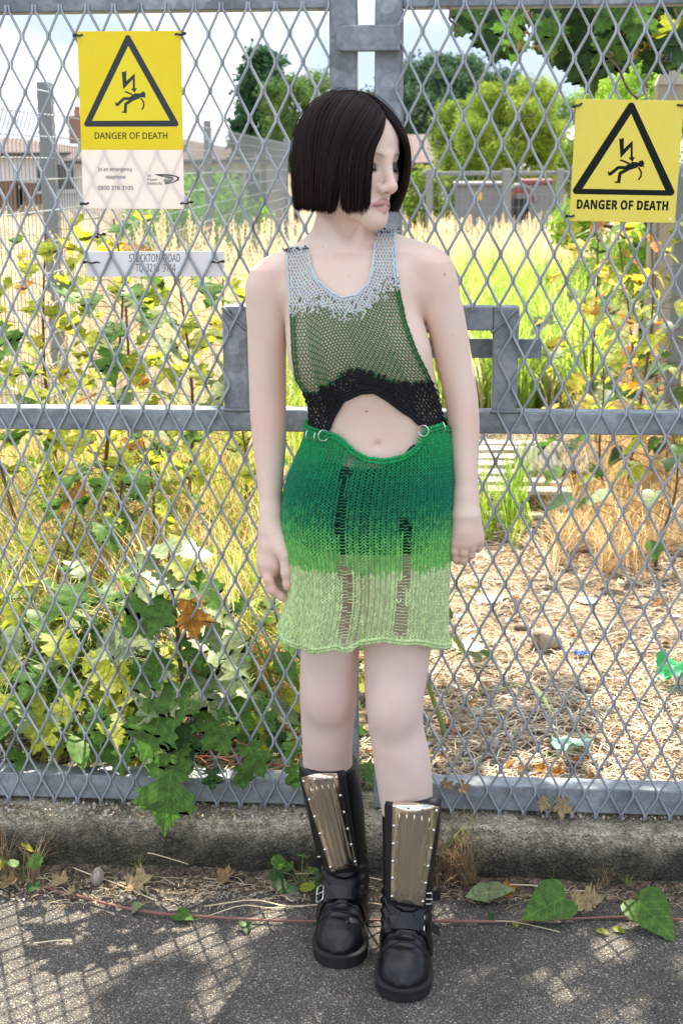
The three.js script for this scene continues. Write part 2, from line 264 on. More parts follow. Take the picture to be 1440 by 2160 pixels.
// ---- leaves
const OUT = {
  maple: [[0, 0], [.06, .02], [.20, -.10], [.33, -.12], [.30, -.02], [.42, .04], [.33, .12], [.38, .20], [.18, .24], [.36, .34], [.50, .42], [.46, .50], [.57, .62], [.43, .60], [.40, .70], [.23, .58], [.13, .48], [.19, .64], [.26, .74], [.17, .78], [.15, .90], [.07, .92], [0, 1.06]],
  heart: [[0, 0], [.08, -.08], [.22, -.13], [.36, -.07], [.43, .08], [.42, .26], [.34, .46], [.23, .66], [.11, .84], [0, .98]],
  oval: [[0, 0], [.10, .05], [.20, .16], [.26, .30], [.30, .36], [.27, .44], [.29, .54], [.23, .60], [.22, .72], [.14, .80], [.10, .92], [0, 1.02]],
  round: [[0, .06], [.10, -.02], [.26, .0], [.36, .12], [.44, .2], [.40, .32], [.46, .44], [.38, .54], [.36, .68], [.24, .70], [.16, .82], [0, .78]] };
function leafGeo(kind, fold, droop, curl, seed) {
  const r = rng(seed), o = OUT[kind], half = o.map(([x, y], i) => i === 0 || i === o.length - 1 ? [x, y] : [x * (1 + .12 * (r() - .5)), y + .03 * (r() - .5)]), b = new MB();
  const z = (x, y) => fold * Math.abs(x) - droop * y * y + .05 * Math.sin(x * 9 + seed) * Math.sin(y * 7) * (.4 + curl) + curl * (x * x * 1.1 + .5 * y * y * y);
  const put = (x, y) => b.v(x, z(x, y), -y, undefined, x * .8 + .5, y * .9 + .1);      // lies level, the tip towards -z
  const mid = []; for (let k = 0; k <= 6; k++) mid.push(put(0, lerp(half[0][1], half[half.length - 1][1], k / 6)));
  for (const s of [-1, 1]) { const rim = half.map(([x, y]) => [put(s * x, y), y]), m0 = (y) => mid[Math.round(clamp(y / half[half.length - 1][1]) * 6)];
    for (let k = 0; k < rim.length - 1; k++) { const a = rim[k], c = rim[k + 1], ma = m0(a[1]), mc = m0(c[1]); if (s > 0) { b.t(ma, a[0], c[0]); if (ma !== mc) b.t(ma, c[0], mc); } else { b.t(ma, c[0], a[0]); if (ma !== mc) b.t(ma, mc, c[0]); } } }
  return b.geo();
}
const leafTex = (() => { const n = pnoise(14, 201), n2 = pnoise(50, 202); return tex(256, 256, (x, y) => { const u = x / 255 - .5, v = y / 255; let vein = Math.exp(-(u * u) / .00010); for (const k of [.14, .30, .46, .62, .76]) { const d = v - k - Math.abs(u) * .95; vein = Math.max(vein, .75 * Math.exp(-(d * d) / .00012)); } for (let k = 0; k < 9; k++) { const d = v - .08 * k - .2 - Math.abs(u) * .5; vein = Math.max(vein, .22 * Math.exp(-(d * d) / .00008)); } const t = .78 + .20 * (n(u, v) - .5) + .16 * (n2(u, v) - .5) + .20 * vein; return [t * (1 + .02 * vein), t, t * .96]; }); })();
leafTex.wrapS = leafTex.wrapT = THREE.ClampToEdgeWrapping;
const leafMat = (c, tr, coat = .35) => phys({ map: leafTex, color: col(...c), transmission: tr, thickness: 0, roughness: 1, clearcoat: coat, clearcoatRoughness: .42, side: THREE.DoubleSide, specularIntensity: .3 });
const LM = { green: leafMat([.15, .33, .05], .44), deep: leafMat([.055, .135, .035], .28), lime: leafMat([.60, .68, .06], .58, .25), yellow: leafMat([.85, .74, .07], .52, .2), orange: leafMat([.72, .33, .06], .45, .1), pale: leafMat([.36, .46, .21], .35, .7), dry: leafMat([.42, .27, .14], .2, 0), tan: leafMat([.58, .44, .26], .25, 0) };  // pale and lime have sunlight put into the colour; green serves shaded sides
const LG = { maple: [1, 2, 3, 4].map((k) => leafGeo('maple', .14 + .07 * k, .10 + .06 * k, .05, 300 + k)), heart: [1, 2].map((k) => leafGeo('heart', .2, .12 * k, .05, 310 + k)), oval: [1, 2, 3].map((k) => leafGeo('oval', .25, .12 * k, .05, 320 + k)), round: [1, 2].map((k) => leafGeo('round', -.12, .1, .15, 330 + k)), curled: [1, 2, 3].map((k) => leafGeo('maple', .35, -.12, .5, 340 + k)) };
const pick = (r, a) => a[Math.floor(r() * a.length) % a.length];
// one leaf as a part: base at p, pointing along dir, its upper side towards up
function leaf(parent, geo, mat, p, dir, up, size, name = 'leaf') {
  const z = dir.clone().normalize().negate(), x = up.clone().cross(z); if (x.lengthSq() < 1e-6) x.set(1, 0, 0); x.normalize(); const y = z.clone().cross(x), m = part(name, geo, mat, parent);
  m.matrixAutoUpdate = true; tmpM.makeBasis(x, y, z); m.quaternion.setFromRotationMatrix(tmpM); m.position.copy(p); m.scale.setScalar(size); return m;
}
const stemMat = (c) => std({ color: col(...c), roughness: .8 }), STEM = { red: stemMat([.30, .07, .05]), brown: stemMat([.13, .075, .045]), green: stemMat([.20, .28, .08]), straw: stemMat([.60, .47, .27]) };
// a sapling: a stem with leaves on stalks all the way up
function sapling(name, label, cat, base, h, n, size, mats, geos, seed, group, spread = .22, leanX = 0, leanZ = 0, stemM = STEM.brown) {
  const r = rng(seed), t = thing(name, label, cat, base, 0, group), c = []; for (let k = 0; k <= 8; k++) { const u = k / 8; c.push(V(leanX * u + .03 * Math.sin(u * 5 + seed), h * u, leanZ * u + .03 * Math.cos(u * 4 + seed))); }
  const cv = new THREE.CatmullRomCurve3(c), b = new MB(); b.tube(c, (u) => lerp(.008, .0025, u) * (h > 1 ? 1.2 : 1), 6);
  const lv = []; for (let k = 0; k < n; k++) { const u = lerp(.12, 1, Math.pow((k + r()) / n, .8)), p = cv.getPoint(u), a = k * 2.4 + r(), len = spread * (1.15 - u * .75) * (.6 + .7 * r()), q = p.clone().add(V(Math.cos(a) * len, len * (.1 + .5 * r()), Math.sin(a) * len)), m = p.clone().lerp(q, .5).add(V(0, .02, 0)); b.tube([p, m, q], .0016, 4); lv.push([q, V(Math.cos(a), -.25 - .5 * r(), Math.sin(a))]); }
  part('stem', b.geo(), stemM, t);
  for (const [q, d] of lv) leaf(t, pick(r, geos), pick(r, mats), q, d, V((r() - .5) * .7, 1, (r() - .5) * .7 + .15), size * (.65 + .7 * r()));
  return t;
}
// ---- far trees: leaf clumps through the volume of a crown of several boughs
const clump = (() => { const r = rng(411), b = new MB(); for (let k = 0; k < 26; k++) { const c = V(r() - .5, r() - .5, r() - .5).multiplyScalar(1.1), a = V(r() - .5, r() - .5, r() - .5).normalize(), d = V(r() - .5, r() - .5, r() - .5).cross(a).normalize(), s = .10 + .10 * r(); const i = b.v(c.x - d.x * s, c.y - d.y * s, c.z - d.z * s), e = a.clone().cross(d), j = b.v(c.x + e.x * s * .55, c.y + e.y * s * .55, c.z + e.z * s * .55), q = b.v(c.x + d.x * s, c.y + d.y * s, c.z + d.z * s), w = b.v(c.x - e.x * s * .55, c.y - e.y * s * .55, c.z - e.z * s * .55); b.q(i, j, q, w); } const g = b.geo(); return g; })();
const crownMat = phys({ color: col(1, 1, 1), roughness: 1, transmission: .28, thickness: 0, side: THREE.DoubleSide, specularIntensity: .2 }), barkMat = std({ color: col(.10, .075, .055), roughness: .95 });
function farTree(name, label, base, h, rx, ry, n, size, tone, seed, shape = 0, trunkH = .4) {
  const r = rng(seed), t = thing(name, label, 'tree', base), b = new MB(), boughs = []; const cy = h - ry;
  b.tube([V(0, -.2, 0), V(.05 * rx, h * .3, 0), V(0, h * .62, 0), V(.04 * rx, h * .92, 0)], (u) => lerp(.045, .006, u) * h * .5, 8);
  for (let k = 0; k < 14; k++) { const a = k * 2.4, u = .25 + .65 * r(), y = lerp(h * trunkH, h * .92, (k + r()) / 14), sx = shape ? (1.12 - (y / h)) * 1.25 : Math.sqrt(Math.max(.1, 1 - ((y - cy) / ry) ** 2)), e = V(Math.cos(a) * rx * sx * (.5 + .45 * r()), y + (shape ? -.02 : .08) * h * r(), Math.sin(a) * rx * sx * (.5 + .45 * r())); b.tube([V(0, y - .08 * h, 0), e.clone().multiplyScalar(.5).setY(y), e], (q) => lerp(.010, .003, q) * h, 5); boughs.push([e, (shape ? .34 : .46) * rx * (.7 + .5 * r())]); }
  boughs.push([V(0, h * .93, 0), .25 * rx]); part('trunk', b.geo(), barkMat, t);
  const list = []; for (let k = 0; k < n; k++) { const [c, R] = pick(r, boughs), u = V(r() - .5, r() - .5, r() - .5).normalize().multiplyScalar(R * Math.pow(r(), .45)); u.y *= shape ? .38 : .85; const m = .65 + .7 * r(); list.push([c.x + u.x, c.y + u.y, c.z + u.z, r() * 6, r() * 6, r() * 6, size * (.6 + .8 * r()), tone.map((v, i) => v * m * (i === 0 ? .85 + .4 * r() : 1))]); }
  inst('crown', '', '', clump, crownMat, list, t); return t;
}
const at = (px, py, D) => P(px, py, camera.position.z - D);
{
  farTree('cedar_tree', 'dark layered conifer behind the bungalow, left of the gate posts', at(552, 352, 34).setY(0), at(552, 96, 34).y, .95, 1.6, 900, .34, [.045, .125, .055], 501, 1, .42);
  farTree('garden_tree', 'small loose mid-green tree just right of the dark conifer', at(622, 352, 30).setY(0), at(622, 158, 30).y, .75, .9, 1100, .17, [.12, .22, .06], 502);
  farTree('broadleaf_tree', 'big dark blue-green tree behind the brown roof on the right', at(925, 352, 62).setY(0), at(925, 138, 62).y, 2.9, 2.6, 3400, .5, [.07, .14, .07], 503);
  farTree('hawthorn_tree', 'bright yellow-green bushy tree beside the electricity cabinets', at(1085, 352, 23).setY(0), at(1100, 186, 23).y, .82, 1.1, 3600, .125, [.30, .42, .06], 504, 0, .3);
  farTree('hawthorn_tree', 'low green bush leaning into the brown roof on the right', at(968, 352, 24).setY(0), at(968, 205, 24).y, .5, .9, 900, .14, [.26, .38, .06], 505, 0, .3);
  farTree('garden_tree', 'light green tree behind the concrete post at the right edge', at(1370, 352, 11).setY(0), at(1370, 96, 11).y, .62, 1.0, 2600, .09, [.34, .54, .07], 506, 0, .25);
  farTree('garden_tree', 'pale green tree low between the bright bush and the square sign', at(1235, 352, 26).setY(0), at(1235, 195, 26).y, .9, .9, 1300, .17, [.24, .38, .09], 507, 0, .25);
  farTree('shrub', 'green garden shrub in front of the beige bungalow wall', at(420, 352, 19).setY(0), at(400, 392, 19).y, .8, .6, 520, .2, [.22, .46, .06], 508, 0, .1);
  farTree('shrub', 'dark green shrub below the street plate, behind the mesh fence', at(360, 352, 17).setY(0), at(330, 448, 17).y, .7, .5, 420, .18, [.18, .42, .05], 509, 0, .1);
  farTree('shrub', 'yellow-green bush at the foot of the brown roof right of her hair', at(893, 352, 20).setY(0), at(893, 362, 20).y, .32, .6, 300, .18, [.25, .36, .05], 510, 0, .1);
}
// ---- bungalows
{
  const tile = (() => { const n = pnoise(20, 601); return tex(128, 128, (x, y) => { const row = y / 128 * 8 % 1, t = .40 + .10 * (n(x / 128, y / 128) - .5) - .12 * (row < .16 ? 1 : 0) - .05 * row; return [t * 1.06, t * .90, t * .84]; }); })(); tile.repeat.set(.5, .5);
  const roofM = std({ map: tile, roughness: .9 }), wallM = { white: std({ color: col(.80, .79, .77), roughness: .9 }), beige: std({ color: col(.74, .69, .60), roughness: .9 }), brick: std({ color: col(.33, .16, .10), roughness: .9 }) }, frameM = std({ color: col(.78, .78, .76), roughness: .5 }), glassM = std({ color: col(.05, .055, .06), roughness: .08 }), doorM = std({ color: col(.22, .11, .06), roughness: .6 }), gutterM = std({ color: col(.03, .03, .032), roughness: .5 });
  function house(label, x0, x1, z, eave, ridge, depth, wall, hipL, hipR, wins, doors, chim) {
    const t = thing('bungalow', label, 'house', V(0, 0, 0)), g = gutterM; part('wall', rbox(x1 - x0, eave + .4, depth, (x0 + x1) / 2, eave / 2 - .2, z - depth / 2, .01), wall, t);
    const o = .35, b = new MB(), A = V(x0 - o, eave, z + o), B = V(x1 + o, eave, z + o), C2 = V(x1 + o, eave, z - depth - o), D2 = V(x0 - o, eave, z - depth - o), r0 = V(x0 - o + (hipL ? depth * .55 : 0), ridge, z - depth / 2), r1 = V(x1 + o - (hipR ? depth * .55 : 0), ridge, z - depth / 2);
    const f = (...q) => { const ids = q.map((p) => b.v(p.x, p.y, p.z, undefined, p.x, p.y * 2 - p.z * .5)); for (let k = 1; k < ids.length - 1; k++) b.t(ids[0], ids[k], ids[k + 1]); }; f(A, B, r1, r0); f(C2, D2, r0, r1); f(B, C2, r1); f(D2, A, r0); f(A, D2, C2, B); const ge = b.geo(); const rf = part('roof', toCreasedNormals(ge, .1), roofM, t);
    part('gutter', rbox(x1 - x0 + .7, .11, .09, (x0 + x1) / 2, eave - .02, z + o + .05, .02), gutterM, t);
    if (chim) { part('chimney', rbox(.5, .9, .5, chim, ridge + .25, z - depth / 2, .02), wallM.brick, rf); part('chimney_pot', new THREE.CylinderGeometry(.09, .11, .3, 12).translate(chim, ridge + .85, z - depth / 2), std({ color: col(.42, .16, .08), roughness: .9 }), rf); }
    for (const [wx, wy, ww, wh, nb] of wins) { const w = part('window', rbox(ww, wh, .05, wx, wy, z + .012, .01), frameM, t); for (let k = 0; k < nb; k++) part('pane', rbox(ww / nb - .1, wh - .14, .02, wx - ww / 2 + (k + .5) * ww / nb, wy, z + .045, .002), glassM, w); part('sill', rbox(ww + .1, .06, .14, wx, wy - wh / 2 - .035, z + .06, .01), frameM, w); }
    for (const [dx, dw, dh] of doors) { const d = part('door', rbox(dw, dh, .05, dx, dh / 2, z + .015, .01), doorM, t); part('handle', rbox(.03, .12, .04, dx + dw * .4, 1, z + .055, .01), frameM, d); }
    return t;
  }
  const D = 44, X = (px) => at(px, 380, D).x, Y = (py) => at(400, py, D).y, zz = camera.position.z - D;
  house('white bungalow with brown doors at the left edge, half behind the mesh fence', X(-150), X(172), zz, Y(322), Y(284), 6, wallM.white, 0, 1, [[X(118), Y(372), 1.3, .9, 2]], [[X(18), .9, Y(378)], [X(60), .8, Y(384)]], X(118));
  house('beige bungalow with a hipped brown roof behind the tall sign', X(215), X(575), zz + 3, Y(340), Y(284), 7, wallM.beige, 0, 1, [[X(470), Y(392), .9, .9, 1], [X(528), Y(398), 1.5, 1.1, 3], [X(402), Y(392), 1.2, .9, 2]], [], 0);
  house('distant house with a wide brown tiled roof, right of her head', X(800), X(1030), zz - 4, Y(346), Y(276), 6, wallM.white, 0, 0, [[X(890), Y(372), 1.1, .6, 2]], [], 0);
}
// ---- weldmesh fence running away on the left
const steelG = std({ color: col(.22, .245, .255), roughness: .55, metalness: .3 }), meshG = std({ color: col(.25, .28, .29), roughness: .55, metalness: .3 });
{
  const t = thing('mesh_fence', 'grey weldmesh fence running away behind the left gate leaf', 'fence', V(0, 0, 0));
  const posts = [[P(-70, 180, .2 - 2.2), -2.0], [P(95, 195, -4.05), -4.05], [P(437, 265, -10.95), -10.95], [P(601, 300, -21), -21]].map(([p]) => p);
  posts[0].x = posts[1].x - .03; posts[0].y = posts[1].y; posts[0].z = -1.2;
  posts.forEach((p, k) => { const g = new MB(); part('post', rbox(.068, p.y + .05, .068, p.x, (p.y + .05) / 2, p.z, .006), steelG, t); });
  for (let k = 0; k < posts.length - 1; k++) { const a = posts[k], b = posts[k + 1], len = a.distanceTo(b), g = new MB(), top = (u) => lerp(a.y, b.y, u) - .03, n = Math.round(len / .06), bend = (y, u) => { const d = top(u) - y; return d < .22 ? (.22 - d) * .35 : 0; };
    const at2 = (u, y, o = 0) => V(lerp(a.x, b.x, u) + .045 + o + bend(y, u), y, lerp(a.z, b.z, u));
    for (let i = 0; i <= n; i++) { const u = i / n; g.tube([at2(u, .16), at2(u, top(u) - .22), at2(u, top(u))], .0026, 4, undefined, false); }
    for (let y = .2; y < 1.98; y += (y > 1.5 ? .1 : .15)) g.tube([at2(0, y), at2(1, y)], .0032, 4, undefined, false);
    part('mesh_panel', g.geo(), meshG, t); }
}
// ---- substation fence and cabinets at the far right
{
  const D = 17.5, z = camera.position.z - D, t = thing('mesh_fence', 'far grey fence with square posts in front of the electricity cabinets', 'fence', V(0, 0, 0)), X = (px) => P(px, 420, z).x, yt = P(1070, 356, z).y;
  for (const px of [905, 1068, 1180, 1320]) part('post', rbox(px === 1068 ? .11 : .085, yt, .085, X(px), yt / 2, z, .006), steelG, t); part('rail', rbox(X(1330) - X(890), .05, .04, (X(1330) + X(890)) / 2, yt - .055, z - .065, .006), steelG, t);
  const g = new MB(); for (let x = X(890); x < X(1330); x += .07) g.tube([V(x, .2, z - .03), V(x, yt - .02, z - .03)], .0035, 4, undefined, false); for (let y = .3; y < yt; y += .16) g.tube([V(X(890), y, z - .025), V(X(1330), y, z - .025)], .003, 4, undefined, false); part('mesh_panel', g.geo(), meshG, t);
  const cab = std({ color: col(.20, .205, .215), roughness: .6 }), lid = std({ color: col(.25, .25, .26), roughness: .6 }), red = std({ color: col(.26, .06, .05), roughness: .5 }), yel = std({ color: col(.75, .55, .03), roughness: .5 }), D2 = 19.5, z2 = camera.position.z - D2, X2 = (px) => P(px, 420, z2).x, Y2 = (py) => P(1050, py, z2).y;
  const c1 = thing('electricity_cabinet', 'long low grey electricity cabinet with a small yellow warning plate', 'cabinet', V(0, 0, 0)); part('housing', rbox(X2(1062) - X2(958), Y2(392), .9, (X2(1062) + X2(958)) / 2, Y2(392) / 2, z2 - .45, .02), cab, c1); part('lid', rbox(X2(1064) - X2(955), .05, .98, (X2(1064) + X2(955)) / 2, Y2(392) + .025, z2 - .45, .015), lid, c1); part('warning_plate', rbox(.09, .11, .008, X2(1009), Y2(413), z2 + .004, .001), yel, c1); part('door_seam', rbox(.012, Y2(400) - .2, .01, X2(1005), Y2(400) / 2 + .1, z2 + .002, .002), lid, c1);
  const c2 = thing('electricity_cabinet', 'taller grey electricity cabinet with red top edge and red arched hatch', 'cabinet', V(0, 0, 0)); const xa = X2(1086), xb = X2(1165), w = xb - xa; part('housing', rbox(w, Y2(388), .8, (xa + xb) / 2, Y2(388) / 2, z2 - .3, .02), cab, c2); part('red_trim', rbox(w * .86, .06, .86, (xa + xb) / 2 + .03, Y2(388) + .03, z2 - .3, .01), red, c2);
  const arch = new THREE.TorusGeometry(.15, .035, 8, 20, Math.PI); arch.translate(X2(1096), Y2(424), z2 + .11); part('arched_hatch', arch, red, c2); const hatch = new THREE.TorusGeometry(.21, .03, 8, 20, Math.PI); hatch.translate(X2(1096), Y2(424), z2 + .11); part('hatch_frame', hatch, lid, c2); part('hatch_recess', rbox(.24, .3, .03, X2(1096), Y2(424) - .12, z2 + .105, .01), std({ color: col(.02, .02, .022), roughness: .8 }), c2);
  const cp = at(1412, 140, 8.5), cpt = thing('concrete_post', 'weathered concrete fence post at the right edge, above the square sign', 'post', V(cp.x, 0, cp.z)); const sh = rbox(.15, cp.y - .1, .13, 0, (cp.y - .1) / 2, 0, .012), capg = new THREE.CylinderGeometry(.05, .105, .12, 4, 1); capg.rotateY(Math.PI / 4); capg.translate(0, cp.y - .045, 0); const cM = std({ color: col(.33, .29, .22), roughness: .95 }); part('shaft', sh, cM, cpt); part('cap', uvBox(capg), cM, cpt); part('groove', rbox(.012, cp.y - .3, .01, -.03, (cp.y - .3) / 2, .066, .003), std({ color: col(.2, .17, .13), roughness: .95 }), cpt);
}
// ---- the sycamore that hangs over the gate from the right
{
  const r = rng(701), base = V(2.55, 0, -2.35), t = thing('sycamore_tree', 'sycamore whose leafy boughs with brown seed bunches hang over the gate', 'tree', base), b = new MB(), C = V(1.42 - base.x, 3.72, -1.62 - base.z);
  b.tube([V(0, -.1, 0), V(-.05, 1.2, .03), V(-.25, 2.3, .2), V(-.6, 3.3, .45), V(-.9, 4.2, .6)], (u) => lerp(.15, .03, u), 10); part('trunk', b.geo(), barkMat, t);
  const bb = new MB(), hang = []; for (let k = 0; k < 13; k++) { const a = k * 2.4, e = C.clone().add(V(Math.cos(a) * 1.0 * (.4 + .6 * r()), -.6 + 1.4 * r(), Math.sin(a) * 1.0 * (.4 + .6 * r()))); bb.tube([V(-.3, 2.4 + .1 * k, .25), V(-.3, 2.7 + .1 * k, .25).lerp(e, .55).add(V(0, .15, 0)), e], (u) => lerp(.03, .006, u), 6); }
  // hanging twigs seen through the gate: photograph points at about five metres
  const W = (px, py, z) => P(px, py, z).sub(base); for (const [x0, y0, x1, y1] of [[1440, -120, 1020, 30], [1440, -60, 1110, 50], [1460, -90, 1190, 60], [1460, -40, 1280, 110], [1470, -20, 1390, 120]]) { bb.tube([W(x0, y0, -2.1), W((x0 + x1) / 2, (y0 + y1) / 2 - 30, -1.95), W(x1, y1, -1.9)], (u) => lerp(.012, .003, u), 6); }
  part('bough', bb.geo(), barkMat, t);
  const shown = [[1000, 22], [1040, 14], [1075, 30], [1022, 60], [1062, 62], [1095, 58], [1128, 20], [1150, 55], [1172, 12], [1200, 40], [1235, 18], [1262, 55], [1290, 22], [1318, 60], [1345, 25], [1372, 58], [1402, 20], [1430, 55], [1240, 95], [1225, 140], [1268, 105], [1300, 95], [1330, 90], [1360, 100], [1395, 95], [1425, 105], [1400, 60], [1215, 70], [1340, 60], [1180, 75], [1110, 5], [1060, -10], [1155, -12], [1210, -5], [1275, -10], [1330, -8], [1385, -12], [1435, 5], [1412, 130], [1295, 60], [1250, 30], [1310, 35], [1375, 30], [1430, 80], [1230, 110], [1200, 100], [1090, 85], [1055, 95]];
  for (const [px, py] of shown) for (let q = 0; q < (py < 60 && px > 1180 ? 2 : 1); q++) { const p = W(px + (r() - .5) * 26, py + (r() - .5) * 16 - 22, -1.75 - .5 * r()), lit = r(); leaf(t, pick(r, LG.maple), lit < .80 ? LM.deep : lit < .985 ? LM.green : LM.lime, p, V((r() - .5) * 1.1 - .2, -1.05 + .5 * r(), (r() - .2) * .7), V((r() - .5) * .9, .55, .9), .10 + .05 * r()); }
  // seed bunches
  const wing = new MB(); wing.grid(3, 3, (u, v) => V((u - .5) * .010 * (1 - .4 * v) + .004 * v, -v * .036, .003 * Math.sin(v * 3))); const wg = wing.geo(), seedM = phys({ color: col(.42, .25, .10), roughness: 1, transmission: .3, thickness: 0, side: THREE.DoubleSide });
  for (const [px, py] of [[1140, 20], [1165, 50], [1175, 70], [1205, 5], [1320, 55], [1345, 70], [1400, 50], [1120, 52]]) { const bun = []; for (let k = 0; k < 36; k++) bun.push(...[[(r() - .5) * .10, (r() - .5) * .12, (r() - .5) * .10, (r() - .5) * 1.6, r() * 6, (r() - .5) * 1.6, .75 + .6 * r(), [1, .9 + .3 * r(), 1]]]); const m = inst('seed_bunch', '', '', wg, seedM, bun, t); m.position.copy(W(px, py, -1.95)); }
  const list = []; for (let k = 0; k < 820; k++) { const u = V(r() - .5, r() - .5, r() - .5).normalize().multiplyScalar(Math.pow(r(), .5)), p = C.clone().add(V(u.x * 1.28, u.y * 1.15, u.z * 1.25)), w = p.clone().add(base).project(camera); if (w.y < 1.06 && w.z < 1 && Math.abs(w.x) < 1.1) continue; list.push([p.x, p.y, p.z, -.9 + (r() - .5) * .9, r() * 6.28, (r() - .5) * .8, .14 + .06 * r(), [.8 + .4 * r(), .85 + .3 * r(), .9]]); }
  inst('foliage', '', '', LG.maple[1], LM.green, list, t);
}
// ================================================================ signs on the gate
const YELLOW = '#f7dc1a', INK = '#232a2b';
function canvas(w, h) { const c = document.createElement('canvas'); c.width = w; c.height = h; return [c, c.getContext('2d')]; }
function ctex(c) { const t = new THREE.CanvasTexture(c); t.colorSpace = THREE.SRGBColorSpace; t.anisotropy = 8; return t; }
function fit(g, s, x0, x1, base, font, spread = 0) { g.font = font; const w = g.measureText(s).width; g.save(); g.lineJoin = 'round'; g.strokeStyle = g.fillStyle; g.lineWidth = parseFloat(font.match(/(\d+)px/)[1]) * spread; g.translate(x0, base); g.scale((x1 - x0) / w, 1); g.textAlign = 'left'; g.fillText(s, 0, 0); if (spread) g.strokeText(s, 0, 0); g.restore(); }
function triangle(g, o, i, ink, hole, r) { g.fillStyle = ink; g.strokeStyle = ink; g.lineJoin = 'round'; g.lineWidth = r * 2; const path = (q) => { g.beginPath(); g.moveTo(...q[0]); g.lineTo(...q[1]); g.lineTo(...q[2]); g.closePath(); }; path(o); g.fill(); g.stroke(); g.fillStyle = hole; path(i); g.fill(); }
const BOLT = [[458, 385], [476, 388], [495, 378], [497, 462], [566, 399], [569, 523], [586, 521], [565, 558], [534, 527], [550, 523], [550, 449], [471, 530]];
function falling(g, mx, my, k) { // figure lying back, struck down: limbs as strokes
  const S = (pts, w) => { g.lineWidth = w * k; g.lineCap = 'round'; g.lineJoin = 'round'; g.beginPath(); pts.forEach(([x, y], q) => q ? g.lineTo(mx(x), my(y)) : g.moveTo(mx(x), my(y))); g.stroke(); };
  S([[548, 604], [600, 584]], 44); S([[575, 574], [628, 582]], 26); g.beginPath(); g.arc(mx(637), my(577), 21 * k, 0, 7); g.fill(); S([[622, 560], [645, 553], [654, 572]], 10); S([[645, 590], [656, 596]], 8);
  S([[560, 580], [528, 564], [496, 551]], 13); S([[496, 551], [488, 553]], 9); S([[622, 606], [642, 640], [641, 668], [630, 690]], 13); S([[632, 688], [623, 696]], 8);
  S([[536, 606], [478, 606], [424, 656]], 24); S([[416, 664], [409, 640]], 11); S([[538, 622], [492, 650], [487, 712]], 25); S([[494, 719], [463, 718]], 12);
}
function plate(name, mat, parent, tl, tr, bl, th, v0 = 0, v1 = 1) { // a thin board with the print on its face
  const ex = tr.clone().sub(tl), ey = bl.clone().sub(tl), w = ex.length(), h = ey.length(), g = new RoundedBoxGeometry(w, h * (v1 - v0), th, 1, th * .3), p = g.attributes.position, u = new Float32Array(p.count * 2), nz = ex.clone().cross(ey).normalize().negate(), X = ex.clone().divideScalar(w), Y = ey.clone().divideScalar(h);
  for (let i = 0; i < p.count; i++) { const a = p.getX(i) / w + .5, b = .5 - p.getY(i) / (h * (v1 - v0)), c = p.getZ(i); u[2 * i] = a; u[2 * i + 1] = 1 - lerp(v0, v1, b); const q = tl.clone().addScaledVector(ex, a).addScaledVector(ey, lerp(v0, v1, b)).addScaledVector(nz, c); p.setXYZ(i, q.x, q.y, q.z); }
  g.setAttribute('uv', new THREE.BufferAttribute(u, 2)); const n = g.index ? g.toNonIndexed() : g; n.computeVertexNormals(); return part(name, n, mat, parent);
}
function tie(parent, px, py, z, len, tail, rot = 0, name = 'cable_tie') { const b = new MB(), c = P(px, py, z), d = V(Math.cos(rot), Math.sin(rot), 0), pts = []; for (let k = 0; k <= 6; k++) pts.push(c.clone().addScaledVector(d, (k / 6 - .5) * len).add(V(0, .0012 * Math.sin(k * 1.4), .0015 * Math.sin(k / 6 * Math.PI)))); b.tube(pts, .0021, 6, undefined, true, .6); const g1 = b.geo(), e = pts[tail > 0 ? 6 : 0], hd = rbox(.0075, .0062, .006, e.x, e.y, e.z + .001, .0015); g1.deleteAttribute('uv'); return part(name, merge([g1, hd]), M.blackPlastic, parent); }
